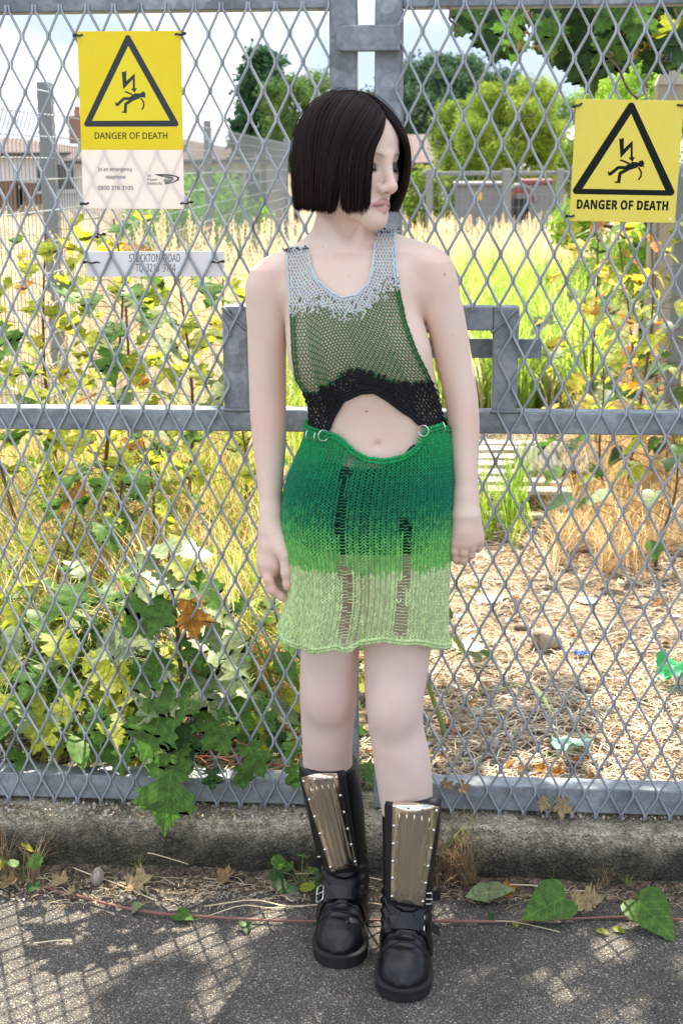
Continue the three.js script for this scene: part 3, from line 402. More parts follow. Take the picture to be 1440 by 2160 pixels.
{
  // tall sign: its print is drawn in the measures of an enlarged view of the photograph
  const [c, g] = canvas(860, 1473), mx = (X, Y) => { const v = (Y - 57) / 1473; return (X - 83 - 65 * v) * 860 / (860 - 23 * v); }, my = (Y) => Y - 57, q = (X, Y) => [mx(X, Y), my(Y)];
  g.fillStyle = '#f6efe7'; g.fillRect(0, 0, 860, 1473); g.fillStyle = YELLOW; g.fillRect(0, 0, 860, my(1031));
  for (let k = 0; k < 60; k++) { const r = R0(), x = R0() * 860, y = R0() * 950; g.globalAlpha = .05; g.fillStyle = r < .5 ? '#f0c400' : '#fff27a'; g.beginPath(); g.ellipse(x, y, 40 + 90 * R0(), 20 + 60 * R0(), R0() * 3, 0, 7); g.fill(); } g.globalAlpha = 1;
  triangle(g, [q(506, 112), q(172, 816), q(908, 814)], [q(510, 176), q(214, 790), q(860, 787)], '#30383a', '#f9e22c', 23);
  g.fillStyle = g.strokeStyle = '#30383a'; g.beginPath(); BOLT.forEach(([x, y], k) => k ? g.lineTo(...q(x, y)) : g.moveTo(...q(x, y))); g.closePath(); g.fill(); falling(g, (x) => mx(x, 630), my, 1);
  g.fillStyle = '#2d3321'; fit(g, 'DANGER OF DEATH', mx(231, 915), mx(847, 915), my(939), '73px sans-serif', .035);
  g.fillStyle = '#333436'; fit(g, 'In an emergency', mx(267, 1200), mx(552, 1200), my(1210), '42px sans-serif', .012); fit(g, 'telephone', mx(331, 1262), mx(499, 1262), my(1275), '42px sans-serif', .012); fit(g, '0800 316 3105', mx(267, 1350), mx(564, 1350), my(1370), '50px sans-serif', .012);
  g.fillStyle = '#3a3a3c'; fit(g, 'UK', mx(678, 1250), mx(711, 1250), my(1259), '30px sans-serif', .01); fit(g, 'Power', mx(678, 1285), mx(761, 1285), my(1292), '31px sans-serif', .01); fit(g, 'Networks', mx(679, 1318), mx(804, 1318), my(1324), '31px sans-serif', .01);
  // emblem: a swept fan of nested curves
  g.strokeStyle = '#2e2e30'; g.fillStyle = '#2e2e30'; g.beginPath(); g.moveTo(...q(733, 1238)); g.bezierCurveTo(...q(800, 1230), ...q(935, 1236), ...q(942, 1268)); g.bezierCurveTo(...q(944, 1292), ...q(890, 1312), ...q(816, 1322)); g.bezierCurveTo(...q(880, 1304), ...q(930, 1288), ...q(926, 1268)); g.bezierCurveTo(...q(915, 1246), ...q(810, 1244), ...q(783, 1252)); g.closePath(); g.fill();
  for (let k = 0; k < 6; k++) { const t = k / 6; g.lineWidth = 5.2 - t * 2.4; g.beginPath(); const x0 = lerp(800, 786, t), x1 = lerp(914, 818, t), y0 = lerp(1256, 1256, t), y1 = lerp(1270, 1262, t), x2 = lerp(828, 806, t), y2 = lerp(1318, 1278, t); g.moveTo(...q(x0, y0)); g.bezierCurveTo(...q(x1, y0 - 4), ...q(x1 + 12, y1 + 8), ...q(x2, y2)); g.stroke(); }
  for (const [x, y] of [[118, 96], [905, 92], [184, 1492], [950, 1492]]) { g.fillStyle = '#ffffff'; g.beginPath(); g.ellipse(...q(x, y), 13, 8, 0, 0, 7); g.fill(); }
  const map = ctex(c), mat = phys({ map, roughness: .4, clearcoat: .25, clearcoatRoughness: .3, specularIntensity: .5 }), white = phys({ map, roughness: 1, transmission: .30, thickness: 0, clearcoat: .25, clearcoatRoughness: .3, specularIntensity: .4 });
  const z = .0085, tl = P(162.5, 66, z), tr = P(381.5, 65, z), bl = P(176, 440, z), s = thing('warning_sign', 'tall yellow and white danger sign with an emergency telephone number', 'sign', null); const vs = my(1031) / 1473;
  plate('yellow_panel', mat, s, tl, tr, bl, .002, 0, vs); plate('white_panel', white, s, tl, tr, bl, .002, vs, 1);
  tie(s, 166, 74.5, z + .003, .017, -1, -.02); tie(s, 379, 72.5, z + .003, .020, 1, .05); tie(s, 180, 429.5, z + .003, .015, -1, .02); tie(s, 392, 428.5, z + .004, .024, 1, .12);
}
{
  // square faded sign, drawn in the measures of a doubled view
  const W = 455, H = 514, K = 2, [c, g] = canvas(W * K, H * K), mx = (X, Y) => { const v = (Y - 418) / 514; return (X - 990 + 30 * v - .0 * v) * K; }, my = (Y, X = 1200) => (Y - 418 - (X - 990) * .013 - 2 * (Y - 418) / 514) * K, q = (X, Y) => [mx(X, Y), my(Y, X)];
  g.fillStyle = '#efdc62'; g.fillRect(0, 0, W * K, H * K); for (let k = 0; k < 260; k++) { g.globalAlpha = .05; g.fillStyle = R0() < .5 ? '#dcc23c' : '#fff2a8'; g.fillRect(R0() * W * K, R0() * H * K, 10 + 60 * R0(), 4 + 120 * R0()); } g.globalAlpha = .35; g.fillStyle = '#f3d93f'; for (const y of [160, 166, 262, 268]) g.fillRect(0, y * K, W * K, 8); for (const x of [90, 205, 320]) g.fillRect(x * K, 0, 9, H * K); g.globalAlpha = 1;
  triangle(g, [q(1222, 447), q(990, 803), q(1396, 808)], [q(1222, 479), q(1017, 795), q(1371, 800)], '#131a18', '#efdc62', 15 * K);
  g.fillStyle = g.strokeStyle = '#131a18'; const bx = (x) => 1172 + (x - 458) * .535, by = (y) => 578 + (y - 378) * .57; g.beginPath(); BOLT.forEach(([x, y], k) => k ? g.lineTo(...q(bx(x), by(y))) : g.moveTo(...q(bx(x), by(y)))); g.closePath(); g.fill();
  falling(g, (x) => mx(1127 + (x - 408) * .604, 720), (y) => my(672 + (y - 547) * .555), .58 * K);
  fit(g, 'DANGER OF DEATH', mx(989, 870), mx(1388, 870), my(883, 1190), 'bold ' + 53 * K + 'px sans-serif', .045); for (const [x, y] of [[1413, 718], [1326, 690]]) { g.fillStyle = '#8a7a3c'; g.beginPath(); g.arc(...q(x, y), 3, 0, 7); g.fill(); }
  g.fillStyle = '#fffbe0'; g.beginPath(); g.arc(...q(1394, 922), 6 * K, 0, 7); g.fill();
  const z = .0085, s = thing('warning_sign', 'square faded yellow danger sign under the overhanging sycamore', 'sign', null); plate('yellow_panel', phys({ map: ctex(c), roughness: .6, specularIntensity: .4 }), s, P(1215, 209, z), P(1442.5, 212, z), P(1200, 466, z), .002);
  tie(s, 1219, 222, z + .003, .017, -1, .3); tie(s, 1436, 222, z + .003, .016, 1, .1); tie(s, 1203, 456, z + .003, .016, -1, .02);
}
{
  const W = 290, H = 52, K = 5, [c, g] = canvas(W * K, H * K); g.fillStyle = '#f1f0ee'; g.fillRect(0, 0, W * K, H * K); g.fillStyle = '#1c1d1f'; const X = (x) => (x - 182) * K, Y = (y) => (y - 531) * K;
  fit(g, 'STOCKTON  ROAD', X(272), X(381), Y(552.5), 22 * K + 'px sans-serif'); fit(g, 'TQ  3218  9114', X(287), X(371), Y(572.5), 22 * K + 'px sans-serif');
  for (const x of [210, 452]) { g.fillStyle = '#55504a'; g.beginPath(); g.arc(X(x), Y(554), 2 * K, 0, 7); g.fill(); }
  const z = -.0085, s = thing('street_plate', 'narrow white plate reading STOCKTON ROAD, fixed behind the mesh', 'sign', null); plate('plate', std({ map: ctex(c), roughness: .45 }), s, P(182, 530.5, z), P(473, 530, z), P(182, 583.5, z), .003); const gr = std({ color: col(.30, .31, .32), roughness: .5 });
  tie(s, 193, 553.5, .008, .030, -1, -.03); tie(s, 458, 552.5, .008, .026, 1, .03);
}
{ // loose cable tie and scraps of wire and creeper caught in the mesh
  const t = thing('cable_tie', 'single black cable tie on the mesh between the tall sign and street plate', 'cable tie', null); tie(t, 212, 494, .006, .016, 1, -.1, 'strap'); tie(t, 206, 497, .007, .006, -1, 1.2, 'tail');
  const scrap = (name, label, cat, pts, rad, m) => { const cv = new THREE.CatmullRomCurve3(pts.map(([x, y, z]) => P(x, y, z))), b = new MB(); b.tube(cv.getPoints(pts.length * 8), (u) => rad * (.7 + .6 * vnoise(u * 22, rad * 9e3)), 5); one(name, label, cat, b.geo(), m); };
  const wm = std({ color: col(.10, .095, .09), roughness: .6, metalness: .4 }), vm = std({ color: col(.15, .10, .07), roughness: .9 });
  scrap('twisted_wire', 'dark twisted wire hooked on the mesh left of the square sign', 'wire', [[1068, 316, .006], [1084, 306, .010], [1076, 296, .008], [1088, 284, .010], [1090, 268, .008], [1099, 254, .010], [1104, 246, .008], [1118, 246, .012], [1130, 238, .016], [1132, 228, .014]], .0013, wm);
  scrap('dead_creeper', 'dead creeper stem twisted round the mesh near the right gate stile', 'creeper', [[944, 10, .006], [951, 26, .010], [948, 40, .008], [958, 50, .011], [966, 56, .008], [962, 64, .012], [970, 68, .006]], .0026, vm);
  scrap('dead_creeper', 'dead creeper stem running down the mesh above the square sign', 'creeper', [[1283, 108, .006], [1292, 116, .012], [1284, 122, .008], [1302, 140, .010], [1312, 162, .008], [1318, 176, .010], [1330, 196, .008], [1346, 208, .008]], .0024, vm);
  scrap('wire_tangle', 'small dark wire tangle on the mesh above the right of the square sign', 'wire', [[1395, 118, .008], [1406, 124, .014], [1398, 130, .010], [1410, 120, .008], [1402, 116, .014], [1394, 128, .008], [1412, 128, .012], [1416, 112, .006]], .0014, wm);
}
// ================================================================ the person: one skin surface from a signed distance field, clothes and hair as its parts
function surfaceNets(f, lo, hi, h, B = 6) {
  const nx = Math.ceil((hi.x - lo.x) / h) + 2, ny = Math.ceil((hi.y - lo.y) / h) + 2, nz = Math.ceil((hi.z - lo.z) / h) + 2, D = new Float32Array(nx * ny * nz), sy = nx, sz = nx * ny, reach = B * h * 0.87 * 1.6;
  for (let bz = 0; bz < nz; bz += B) for (let by = 0; by < ny; by += B) for (let bx = 0; bx < nx; bx += B) {
    const ex = Math.min(nx, bx + B), ey = Math.min(ny, by + B), ez = Math.min(nz, bz + B), m = f(lo.x + (bx + B / 2) * h, lo.y + (by + B / 2) * h, lo.z + (bz + B / 2) * h), far = Math.abs(m) > reach;
    for (let z = bz; z < ez; z++) for (let y = by; y < ey; y++) for (let x = bx, o = z * sz + y * sy + bx; x < ex; x++, o++) D[o] = far ? m : f(lo.x + x * h, lo.y + y * h, lo.z + z * h);
  }
  const id = new Int32Array(D.length).fill(-1), pos = [], idx = [];
  const off = [0, 1, sy, sy + 1, sz, sz + 1, sz + sy, sz + sy + 1], ed = [[0, 1], [2, 3], [4, 5], [6, 7], [0, 2], [1, 3], [4, 6], [5, 7], [0, 4], [1, 5], [2, 6], [3, 7]];
  for (let z = 0; z < nz - 1; z++) for (let y = 0; y < ny - 1; y++) for (let x = 0, o = z * sz + y * sy; x < nx - 1; x++, o++) {
    let m = 0; for (let k = 0; k < 8; k++) if (D[o + off[k]] < 0) m |= 1 << k; if (m === 0 || m === 255) continue;
    let n = 0, X = 0, Y = 0, Z = 0;
    for (const [a, b] of ed) { const da = D[o + off[a]], db = D[o + off[b]]; if ((da < 0) === (db < 0)) continue; const t = da / (da - db); X += lerp(a & 1, b & 1, t); Y += lerp(a >> 1 & 1, b >> 1 & 1, t); Z += lerp(a >> 2 & 1, b >> 2 & 1, t); n++; }
    id[o] = pos.length / 3; pos.push(lo.x + (x + X / n) * h, lo.y + (y + Y / n) * h, lo.z + (z + Z / n) * h);
  }
  for (let z = 1; z < nz - 1; z++) for (let y = 1; y < ny - 1; y++) for (let x = 1, o = z * sz + y * sy + 1; x < nx - 1; x++, o++) {
    const a = D[o] < 0;
    if (a !== D[o + 1] < 0) quad(id[o], id[o - sy], id[o - sy - sz], id[o - sz], a);
    if (a !== D[o + sy] < 0) quad(id[o], id[o - sz], id[o - sz - 1], id[o - 1], a);
    if (a !== D[o + sz] < 0) quad(id[o], id[o - 1], id[o - 1 - sy], id[o - sy], a);
  }
  function quad(a, b, c, d, s) { if (a < 0 || b < 0 || c < 0 || d < 0) return; if (s) idx.push(a, b, c, a, c, d); else idx.push(a, d, c, a, c, b); }
  // settle the vertices on the surface
  for (let k = 0; k < pos.length; k += 3) for (let it = 0; it < 2; it++) { const x = pos[k], y = pos[k + 1], z = pos[k + 2], e = h * .35, d = f(x, y, z), gx = f(x + e, y, z) - f(x - e, y, z), gyy = f(x, y + e, z) - f(x, y - e, z), gz = f(x, y, z + e) - f(x, y, z - e), g2 = gx * gx + gyy * gyy + gz * gz; if (g2 < 1e-12) break; const s = clamp(d * 2 * e / g2, -h, h) ; const gl = Math.sqrt(g2), st = clamp(d * 2 * e / gl, -h * .5, h * .5) / gl; pos[k] -= gx * st; pos[k + 1] -= gyy * st; pos[k + 2] -= gz * st; }
  return { pos, idx };
}
const smin = (a, b, k) => { const h = Math.max(k - Math.abs(a - b), 0) / k; return Math.min(a, b) - h * h * k * .25; };
const smax = (a, b, k) => -smin(-a, -b, k);
function cone(A, B, ra, rb) { const bx = B.x - A.x, by = B.y - A.y, bz = B.z - A.z, bb = bx * bx + by * by + bz * bz; return (x, y, z) => { const px = x - A.x, py = y - A.y, pz = z - A.z, t = clamp((px * bx + py * by + pz * bz) / bb), dx = px - bx * t, dy = py - by * t, dz = pz - bz * t; return Math.sqrt(dx * dx + dy * dy + dz * dz) - lerp(ra, rb, t); }; }
const ball = (c, rx, ry = rx, rz = rx) => (x, y, z) => { const m = Math.min(rx, ry, rz), a = (x - c.x) / rx, b = (y - c.y) / ry, d = (z - c.z) / rz, k = Math.sqrt(a * a + b * b + d * d), g = Math.sqrt(a * a / rx / rx + b * b / ry / ry + d * d / rz / rz); return k < 1e-6 ? -m : k * (k - 1) / Math.max(g, 1e-6); };
// a limb or trunk as a stack of ellipses whose outline is given by rows [photo y, left edge, right edge, half depth, depth z]
function loft(rows, n = 2) {
  const q = rows.map(([py, xl, xr, b, z]) => { const a = P(xl, py, z), c = P(xr, py, z); return [(a.y + c.y) / 2, (a.x + c.x) / 2, z, (c.x - a.x) / 2, b]; }).sort((a, b) => a[0] - b[0]), N = q.length, y0 = q[0][0], y1 = q[N - 1][0];
  const at = (y) => { let k = 0; y = clamp(y, y0, y1); while (k < N - 2 && y > q[k + 1][0]) k++; const A = q[Math.max(0, k - 1)], B = q[k], C = q[k + 1], E = q[Math.min(N - 1, k + 2)], dt = C[0] - B[0], t = (y - B[0]) / dt, o = [0]; for (let i = 1; i < 5; i++) { const m0 = (k > 0 ? (C[i] - A[i]) / (C[0] - A[0]) : (C[i] - B[i]) / dt) * dt, m1 = (k < N - 2 ? (E[i] - B[i]) / (E[0] - B[0]) : (C[i] - B[i]) / dt) * dt, t2 = t * t, t3 = t2 * t; o.push((2 * t3 - 3 * t2 + 1) * B[i] + (t3 - 2 * t2 + t) * m0 + (-2 * t3 + 3 * t2) * C[i] + (t3 - t2) * m1); } return o; };
  const tab = [], S = 400; for (let i = 0; i <= S; i++) tab.push(at(lerp(y0, y1, i / S)));
  const look = (y) => { const s = clamp((y - y0) / (y1 - y0)) * S, i = Math.min(S - 1, Math.floor(s)), t = s - i, A = tab[i], B = tab[i + 1]; return [0, lerp(A[1], B[1], t), lerp(A[2], B[2], t), lerp(A[3], B[3], t), lerp(A[4], B[4], t)]; };
  const f = (x, y, z) => { const [, cx, cz, a, b] = look(y), u = Math.abs(x - cx) / a, w = Math.abs(z - cz) / b; let d; if (n === 2) { const k = Math.sqrt(u * u + w * w), g = Math.sqrt(u * u / a / a + w * w / b / b); d = k < 1e-5 ? -Math.min(a, b) : k * (k - 1) / Math.max(g, 1e-6); } else d = (Math.pow(Math.pow(u, n) + Math.pow(w, n), 1 / n) - 1) * Math.min(a, b); const e = Math.max(y0 - y, y - y1); return e > 0 ? Math.sqrt(Math.max(d, 0) ** 2 + e * e) : d; };
  f.at = look; f.y0 = y0; f.y1 = y1; return f;
}
const ZB = .30;                                   // depth at which she stands
const trunk = loft([[532, 622, 868, .060, .285], [560, 606, 890, .074, .287], [600, 598, 892, .086, .29], [660, 600, 890, .098, .295], [720, 606, 902, .104, .298], [780, 622, 914, .102, .30], [830, 640, 924, .096, .30], [880, 652, 932, .092, .30], [920, 648, 938, .094, .30], [960, 638, 944, .101, .30], [1010, 622, 950, .107, .30], [1060, 613, 951, .111, .30], [1100, 610, 949, .111, .30], [1140, 612, 947, .107, .30], [1185, 625, 938, .09, .30]], 2);
const neck = loft([[380, 676, 776, .048, .268], [440, 669, 786, .050, .268], [470, 663, 789, .050, .268], [500, 655, 791, .051, .27], [530, 646, 800, .053, .275]], 2);
const legL = loft([[1120, 612, 778, .086, .30], [1200, 616, 772, .086, .30], [1290, 626, 764, .080, .305], [1370, 634, 758, .072, .31], [1430, 633, 753, .066, .31], [1475, 633, 752, .063, .307], [1520, 635, 747, .060, .297], [1570, 638, 743, .058, .286], [1620, 640, 743, .056, .262], [1700, 652, 745, .05, .255], [1800, 675, 748, .042, .25], [1900, 690, 752, .04, .245]], 2);
const legR = loft([[1120, 780, 950, .086, .30], [1200, 774, 942, .086, .305], [1290, 768, 926, .081, .32], [1370, 767, 909, .073, .345], [1430, 768, 900, .067, .36], [1480, 771, 893, .064, .366], [1530, 777, 893, .061, .365], [1585, 785, 905, .060, .368], [1640, 793, 911, .058, .366], [1690, 801, 912, .055, .36], [1760, 815, 906, .049, .36], [1850, 830, 901, .042, .36], [1950, 838, 897, .04, .36]], 2);
const armL = loft([[572, 532, 606, .036, .285], [600, 520, 607, .042, .283], [650, 519, 606, .044, .28], [700, 522, 604, .042, .277], [760, 524, 603, .041, .275], [820, 526, 603, .039, .275], [860, 527, 603, .039, .277], [900, 530, 604, .0395, .282], [950, 535, 602, .037, .29], [1000, 541, 598, .033, .30], [1050, 547, 594, .0275, .312], [1090, 552, 591, .0225, .322], [1118, 553, 592, .0205, .328]], 2);
const armR = loft([[556, 876, 945, .036, .285], [600, 884, 963, .043, .283], [650, 888, 977, .045, .28], [700, 903, 986, .043, .278], [760, 917, 996, .041, .278], [820, 932, 1005, .0395, .28], [860, 940, 1009, .0395, .284], [900, 944, 1011, .0395, .29], [950, 947, 1010, .037, .30], [1000, 953, 1008, .032, .312], [1040, 957, 1006, .027, .322], [1080, 958, 1005, .0225, .33]], 2);
const q3 = (px, py, z) => P(px, py, z);
const trap = [cone(q3(690, 512, .262), q3(588, 570, .268), .026, .028), cone(q3(770, 500, .262), q3(895, 548, .268), .026, .030), cone(q3(700, 520, .305), q3(585, 562, .30), .020, .018), cone(q3(755, 520, .305), q3(890, 548, .30), .020, .020)];
const delt = [ball(q3(566, 608, .283), .035, .042, .039), ball(q3(919, 592, .283), .037, .046, .040)];
const bust = [ball(q3(688, 755, .350), .058, .062, .050), ball(q3(826, 752, .350), .058, .062, .050)];
const clav = [cone(q3(716, 534, .337), q3(625, 548, .312),   .0085, .0075), cone(q3(750, 534, .337), q3(862, 538, .312), .0085, .0075)];
const sterno = [cone(q3(728, 535, .338), q3(676, 440, .300), .006, .010), cone(q3(742, 535, .338), q3(775, 455, .315), .006, .010)];
const knees = [ball(q3(690, 1478, .352), .028, .034, .020), ball(q3(828, 1500, .408), .028, .035, .020)];
const navel = q3(796, 939, .392);
function torsoF(x, y, z) {
  let d = smin(trunk(x, y, z), neck(x, y, z), .035);
  for (const t of trap) d = smin(d, t(x, y, z), .022);
  for (const t of bust) d = smin(d, t(x, y, z), .055);
  for (const t of clav) d = smin(d, t(x, y, z), .012);
  for (const t of sterno) d = smin(d, t(x, y, z), .02);
  const nx = x - navel.x, ny = (y - navel.y) * .8, nd = Math.sqrt(nx * nx + ny * ny); d += .007 * Math.exp(-nd * nd / .00003); d += .0016 * Math.exp(-(nx * nx) / .00012) * sstep(.02, .12, Math.abs(y - navel.y)) * sstep(.25, .1, Math.abs(y - navel.y));
  return d;
}
function legsF(x, y, z) { let a = smin(legL(x, y, z), knees[0](x, y, z), .045), b = smin(legR(x, y, z), knees[1](x, y, z), .045); return smin(a, b, .012); }
function armsF(x, y, z) { let a = armL(x, y, z), b = armR(x, y, z); if (y < wristL + .1) a = handFL(x, y, z); if (y < wristR + .1) b = handFR(x, y, z); return Math.min(smin(a, delt[0](x, y, z), .02), smin(b, delt[1](x, y, z), .02)); }
function bodyF(x, y, z) { let d = torsoF(x, y, z); if (y < trunk.y0 + .2) d = smin(d, legsF(x, y, z), .03); if (y > armR.y0 - .16) { const a = armsF(x, y, z), k = .004 + .038 * sstep(q3(0, 690, .3).y, q3(0, 600, .3).y, y); d = smin(d, a, k); } return d; }

// ---- hands
const wristL = armL.y0, wristR = armR.y0;
function chain(pts, k = .006) { const fs = []; for (let i = 0; i < pts.length - 1; i++) fs.push(cone(q3(...pts[i]), q3(...pts[i + 1]), pts[i][3], pts[i + 1][3])); return (x, y, z) => { let d = 9; for (const f of fs) d = smin(d, f(x, y, z), k); return d; }; }
// her right hand (left in the photo) seen from the thumb side, fingers curling
const handL = {
  palm: [chain([[573, 1085, .322, .0215], [574, 1118, .330, .0215], [577, 1150, .338, .024], [571, 1188, .340, .0235], [567, 1205, .338, .019]], .015), cone(q3(566, 1140, .322), q3(560, 1196, .318), .021, .018), cone(q3(585, 1130, .345), q3(594, 1160, .362), .0165, .0145)],
  fingers: [chain([[590, 1140, .350, .0155], [600, 1170, .366, .0118], [604, 1208, .371, .0105], [606, 1232, .372, .0088], [606, 1238, .372, .0075]]),   // thumb
    chain([[562, 1192, .350, .0125], [566, 1222, .360, .0100], [574, 1244, .362, .0092], [594, 1258, .358, .0080], [606, 1265, .354, .0066]]),            // index
    chain([[563, 1196, .330, .0125], [570, 1226, .340, .0102], [582, 1246, .340, .0092], [602, 1252, .334, .0080], [612, 1252, .330, .0068]]),
    chain([[565, 1196, .312, .0118], [575, 1220, .322, .0096], [588, 1238, .322, .0088], [606, 1240, .316, .0076], [614, 1238, .312, .0066]]),
    chain([[567, 1188, .296, .0105], [578, 1208, .304, .0086], [590, 1222, .304, .0078], [604, 1222, .300, .0068], [611, 1220, .297, .006]])],
  lo: [535, 1080], hi: [630, 1285] };
// her left hand (right in the photo): back of the hand to the front, fingers folded under
const handR = {
  palm: [chain([[981, 1050, .322, .0225], [981, 1085, .331, .021], [980, 1118, .338, .0205]], .012), cone(q3(972, 1092, .336), q3(966, 1142, .342), .0165, .0155), cone(q3(982, 1092, .338), q3(983, 1144, .345), .0165, .0155), cone(q3(990, 1092, .336), q3(999, 1138, .339), .016, .0145), cone(q3(993, 1095, .332), q3(1007, 1128, .330), .015, .0125)],
  fingers: [chain([[961, 1140, .344, 0.0099], [959, 1162, .345, 0.0086], [961, 1178, .338, 0.0080], [964, 1182, .316, 0.0071], [966, 1174, .300, 0.0059]]),
    chain([[979, 1143, .347, 0.0101], [978, 1164, .348, 0.0087], [977, 1180, .340, 0.0081], [978, 1183, .317, 0.0072], [979, 1174, .300, 0.0059]]),
    chain([[995, 1138, .342, 0.0094], [995, 1155, .344, 0.0081], [993, 1168, .338, 0.0076], [992, 1172, .316, 0.0069], [991, 1164, .300, 0.0057]]),
    chain([[1008, 1126, .332, 0.0089], [1011, 1142, .334, 0.0074], [1010, 1154, .329, 0.0069], [1007, 1158, .310, 0.0062], [1005, 1150, .296, 0.0052]]),
    chain([[968, 1090, .318, .0135], [961, 1122, .304, .0108], [962, 1150, .298, .0094], [965, 1166, .297, .0076]])],
  lo: [925, 1030], hi: [1035, 1205] };
function handF(h, arm) { return (x, y, z) => { let d = 9; for (const p of h.palm) d = smin(d, p(x, y, z), .014); let f = 9; for (const p of h.fingers) f = Math.min(f, p(x, y, z)); d = smin(d, f, .005); return smin(d, arm(x, y, z), .02); }; }

const handFL = handF(handL, armL), handFR = handF(handR, armR);
// ---- head, in its own axes: +z the face, +y up
const HEAD = new THREE.Matrix4().compose(P(741, 345, ZB), new THREE.Quaternion().setFromEuler(new THREE.Euler(THREE.MathUtils.degToRad(5.5), THREE.MathUtils.degToRad(51), THREE.MathUtils.degToRad(-2), 'YXZ')), V(1, 1, 1)), HINV = HEAD.clone().invert(), he = HINV.elements;
const hp = (x, y, z) => V(x, y, z).applyMatrix4(HEAD);
const hb = (x, y, z, ...r) => ball(V(x, y, z), ...r), hc = (a, b, ra, rb) => cone(V(...a), V(...b), ra, rb);
const headParts = [[hb(0, .036, -.014, .0735, .086, .093), .01], [hb(0, .040, .026, .061, .064, .060), .03], [hb(0, -.030, .024, .050, .062, .060), .03], [hc([-.046, -.056, .004], [-.012, -.092, .064], .015, .014), .03], [hc([.046, -.056, .004], [.012, -.092, .064], .015, .014), .03], [hb(0, -.0965, .0775, .0175, .0150, .0165), .018],
  [hb(-.038, -.022, .050, .024, .024, .024), .03], [hb(.038, -.022, .050, .024, .024, .024), .03], [hb(0, -.066, .0645, .029, .026, .0225), .02], [hc([-.010, .022, .083], [-.040, .024, .066], .008, .007), .014], [hc([.010, .022, .083], [.040, .024, .066], .008, .007), .014], [hb(0, -.070, .006, .034, .026, .042), .025]];
const nose = [[hc([0, .016, .0835], [0, -.030, .1045], .0078, .0080), .016], [hb(0, -.0335, .1045, .0085, .0082, .0090), .012], [hb(-.0120, -.0375, .0925, .0070, .0072, .0098), .008], [hb(.0120, -.0375, .0925, .0070, .0072, .0098), .008], [hb(0, -.041, .098, .0045, .005, .009), .006]];
const lips = [[hc([-0.0222, -0.0680, 0.0810], [-0.0057, -0.0615, 0.0905], .0022, .0046), .007], [hc([0.0222, -0.0680, 0.0810], [0.0057, -0.0615, 0.0905], .0022, .0046), .007], [hc([-0.0057, -0.0615, 0.0905], [0.0057, -0.0615, 0.0905], .0044, .0044), .006], [hc([-0.0190, -0.0700, 0.0810], [0.0000, -0.0750, 0.0890], .0030, .0058), .007], [hc([0.0190, -0.0700, 0.0810], [0.0000, -0.0750, 0.0890], .0030, .0058), .007]];
const sockets = [hb(-.031, .006, .0965, .0185, .0125, .0165), hb(.031, .006, .0965, .0185, .0125, .0165)], lids = [hb(-.0315, .002, .0660, .0150, .0135, .0150), hb(.0315, .002, .0660, .0150, .0135, .0150)];
const nostrils = [hb(-.0068, -.0435, .0965, .0036, .0042, .0058), hb(.0068, -.0435, .0965, .0036, .0042, .0058)], mouthLine = [hc([-0.0232, -0.0687, 0.0855], [0.0000, -0.0678, 0.0995], .0012, .0016), hc([0.0232, -0.0687, 0.0855], [0.0000, -0.0678, 0.0995], .0012, .0016)], philtrum = hc([0, -.049, .0975], [0, -.060, .0985], .003, .003);
const lidCut = [hc([-.046, -.0035, .074], [-.0185, -.0055, .080], .0011, .0011), hc([.046, -.0035, .074], [.0185, -.0055, .080], .0011, .0011)], lidFold = [hc([-.046, .010, .0755], [-.019, .0075, .0815], .0011, .0011), hc([.046, .010, .0755], [.019, .0075, .0815], .0011, .0011)];
function headL(x, y, z) {
  let d = 9; for (const [f, k] of headParts) d = smin(d, f(x, y, z), k);
  for (const s of sockets) d = smax(d, -s(x, y, z), .018);
  for (const [f, k] of nose) d = smin(d, f(x, y, z), k);
  for (const s of lids) d = smin(d, s(x, y, z), .006);
  for (const s of lidCut) d = smax(d, -s(x, y, z), .003);
  for (const s of lidFold) d = smax(d, -s(x, y, z), .003);
  for (const [f, k] of lips) d = smin(d, f(x, y, z), k);
  for (const s of mouthLine) d = smax(d, -s(x, y, z), .0035);
  for (const s of nostrils) d = smax(d, -s(x, y, z), .003);
  return smax(d, -philtrum(x, y, z), .006);
}
function headF(x, y, z) { const X = he[0] * x + he[4] * y + he[8] * z + he[12], Y = he[1] * x + he[5] * y + he[9] * z + he[13], Z = he[2] * x + he[6] * y + he[10] * z + he[14]; const d = headL(X, Y, Z); return smin(d, y < yJaw ? torsoF(x, y, z) : neck(x, y, z), .011); }
const yJaw = q3(725, 400, .3).y;

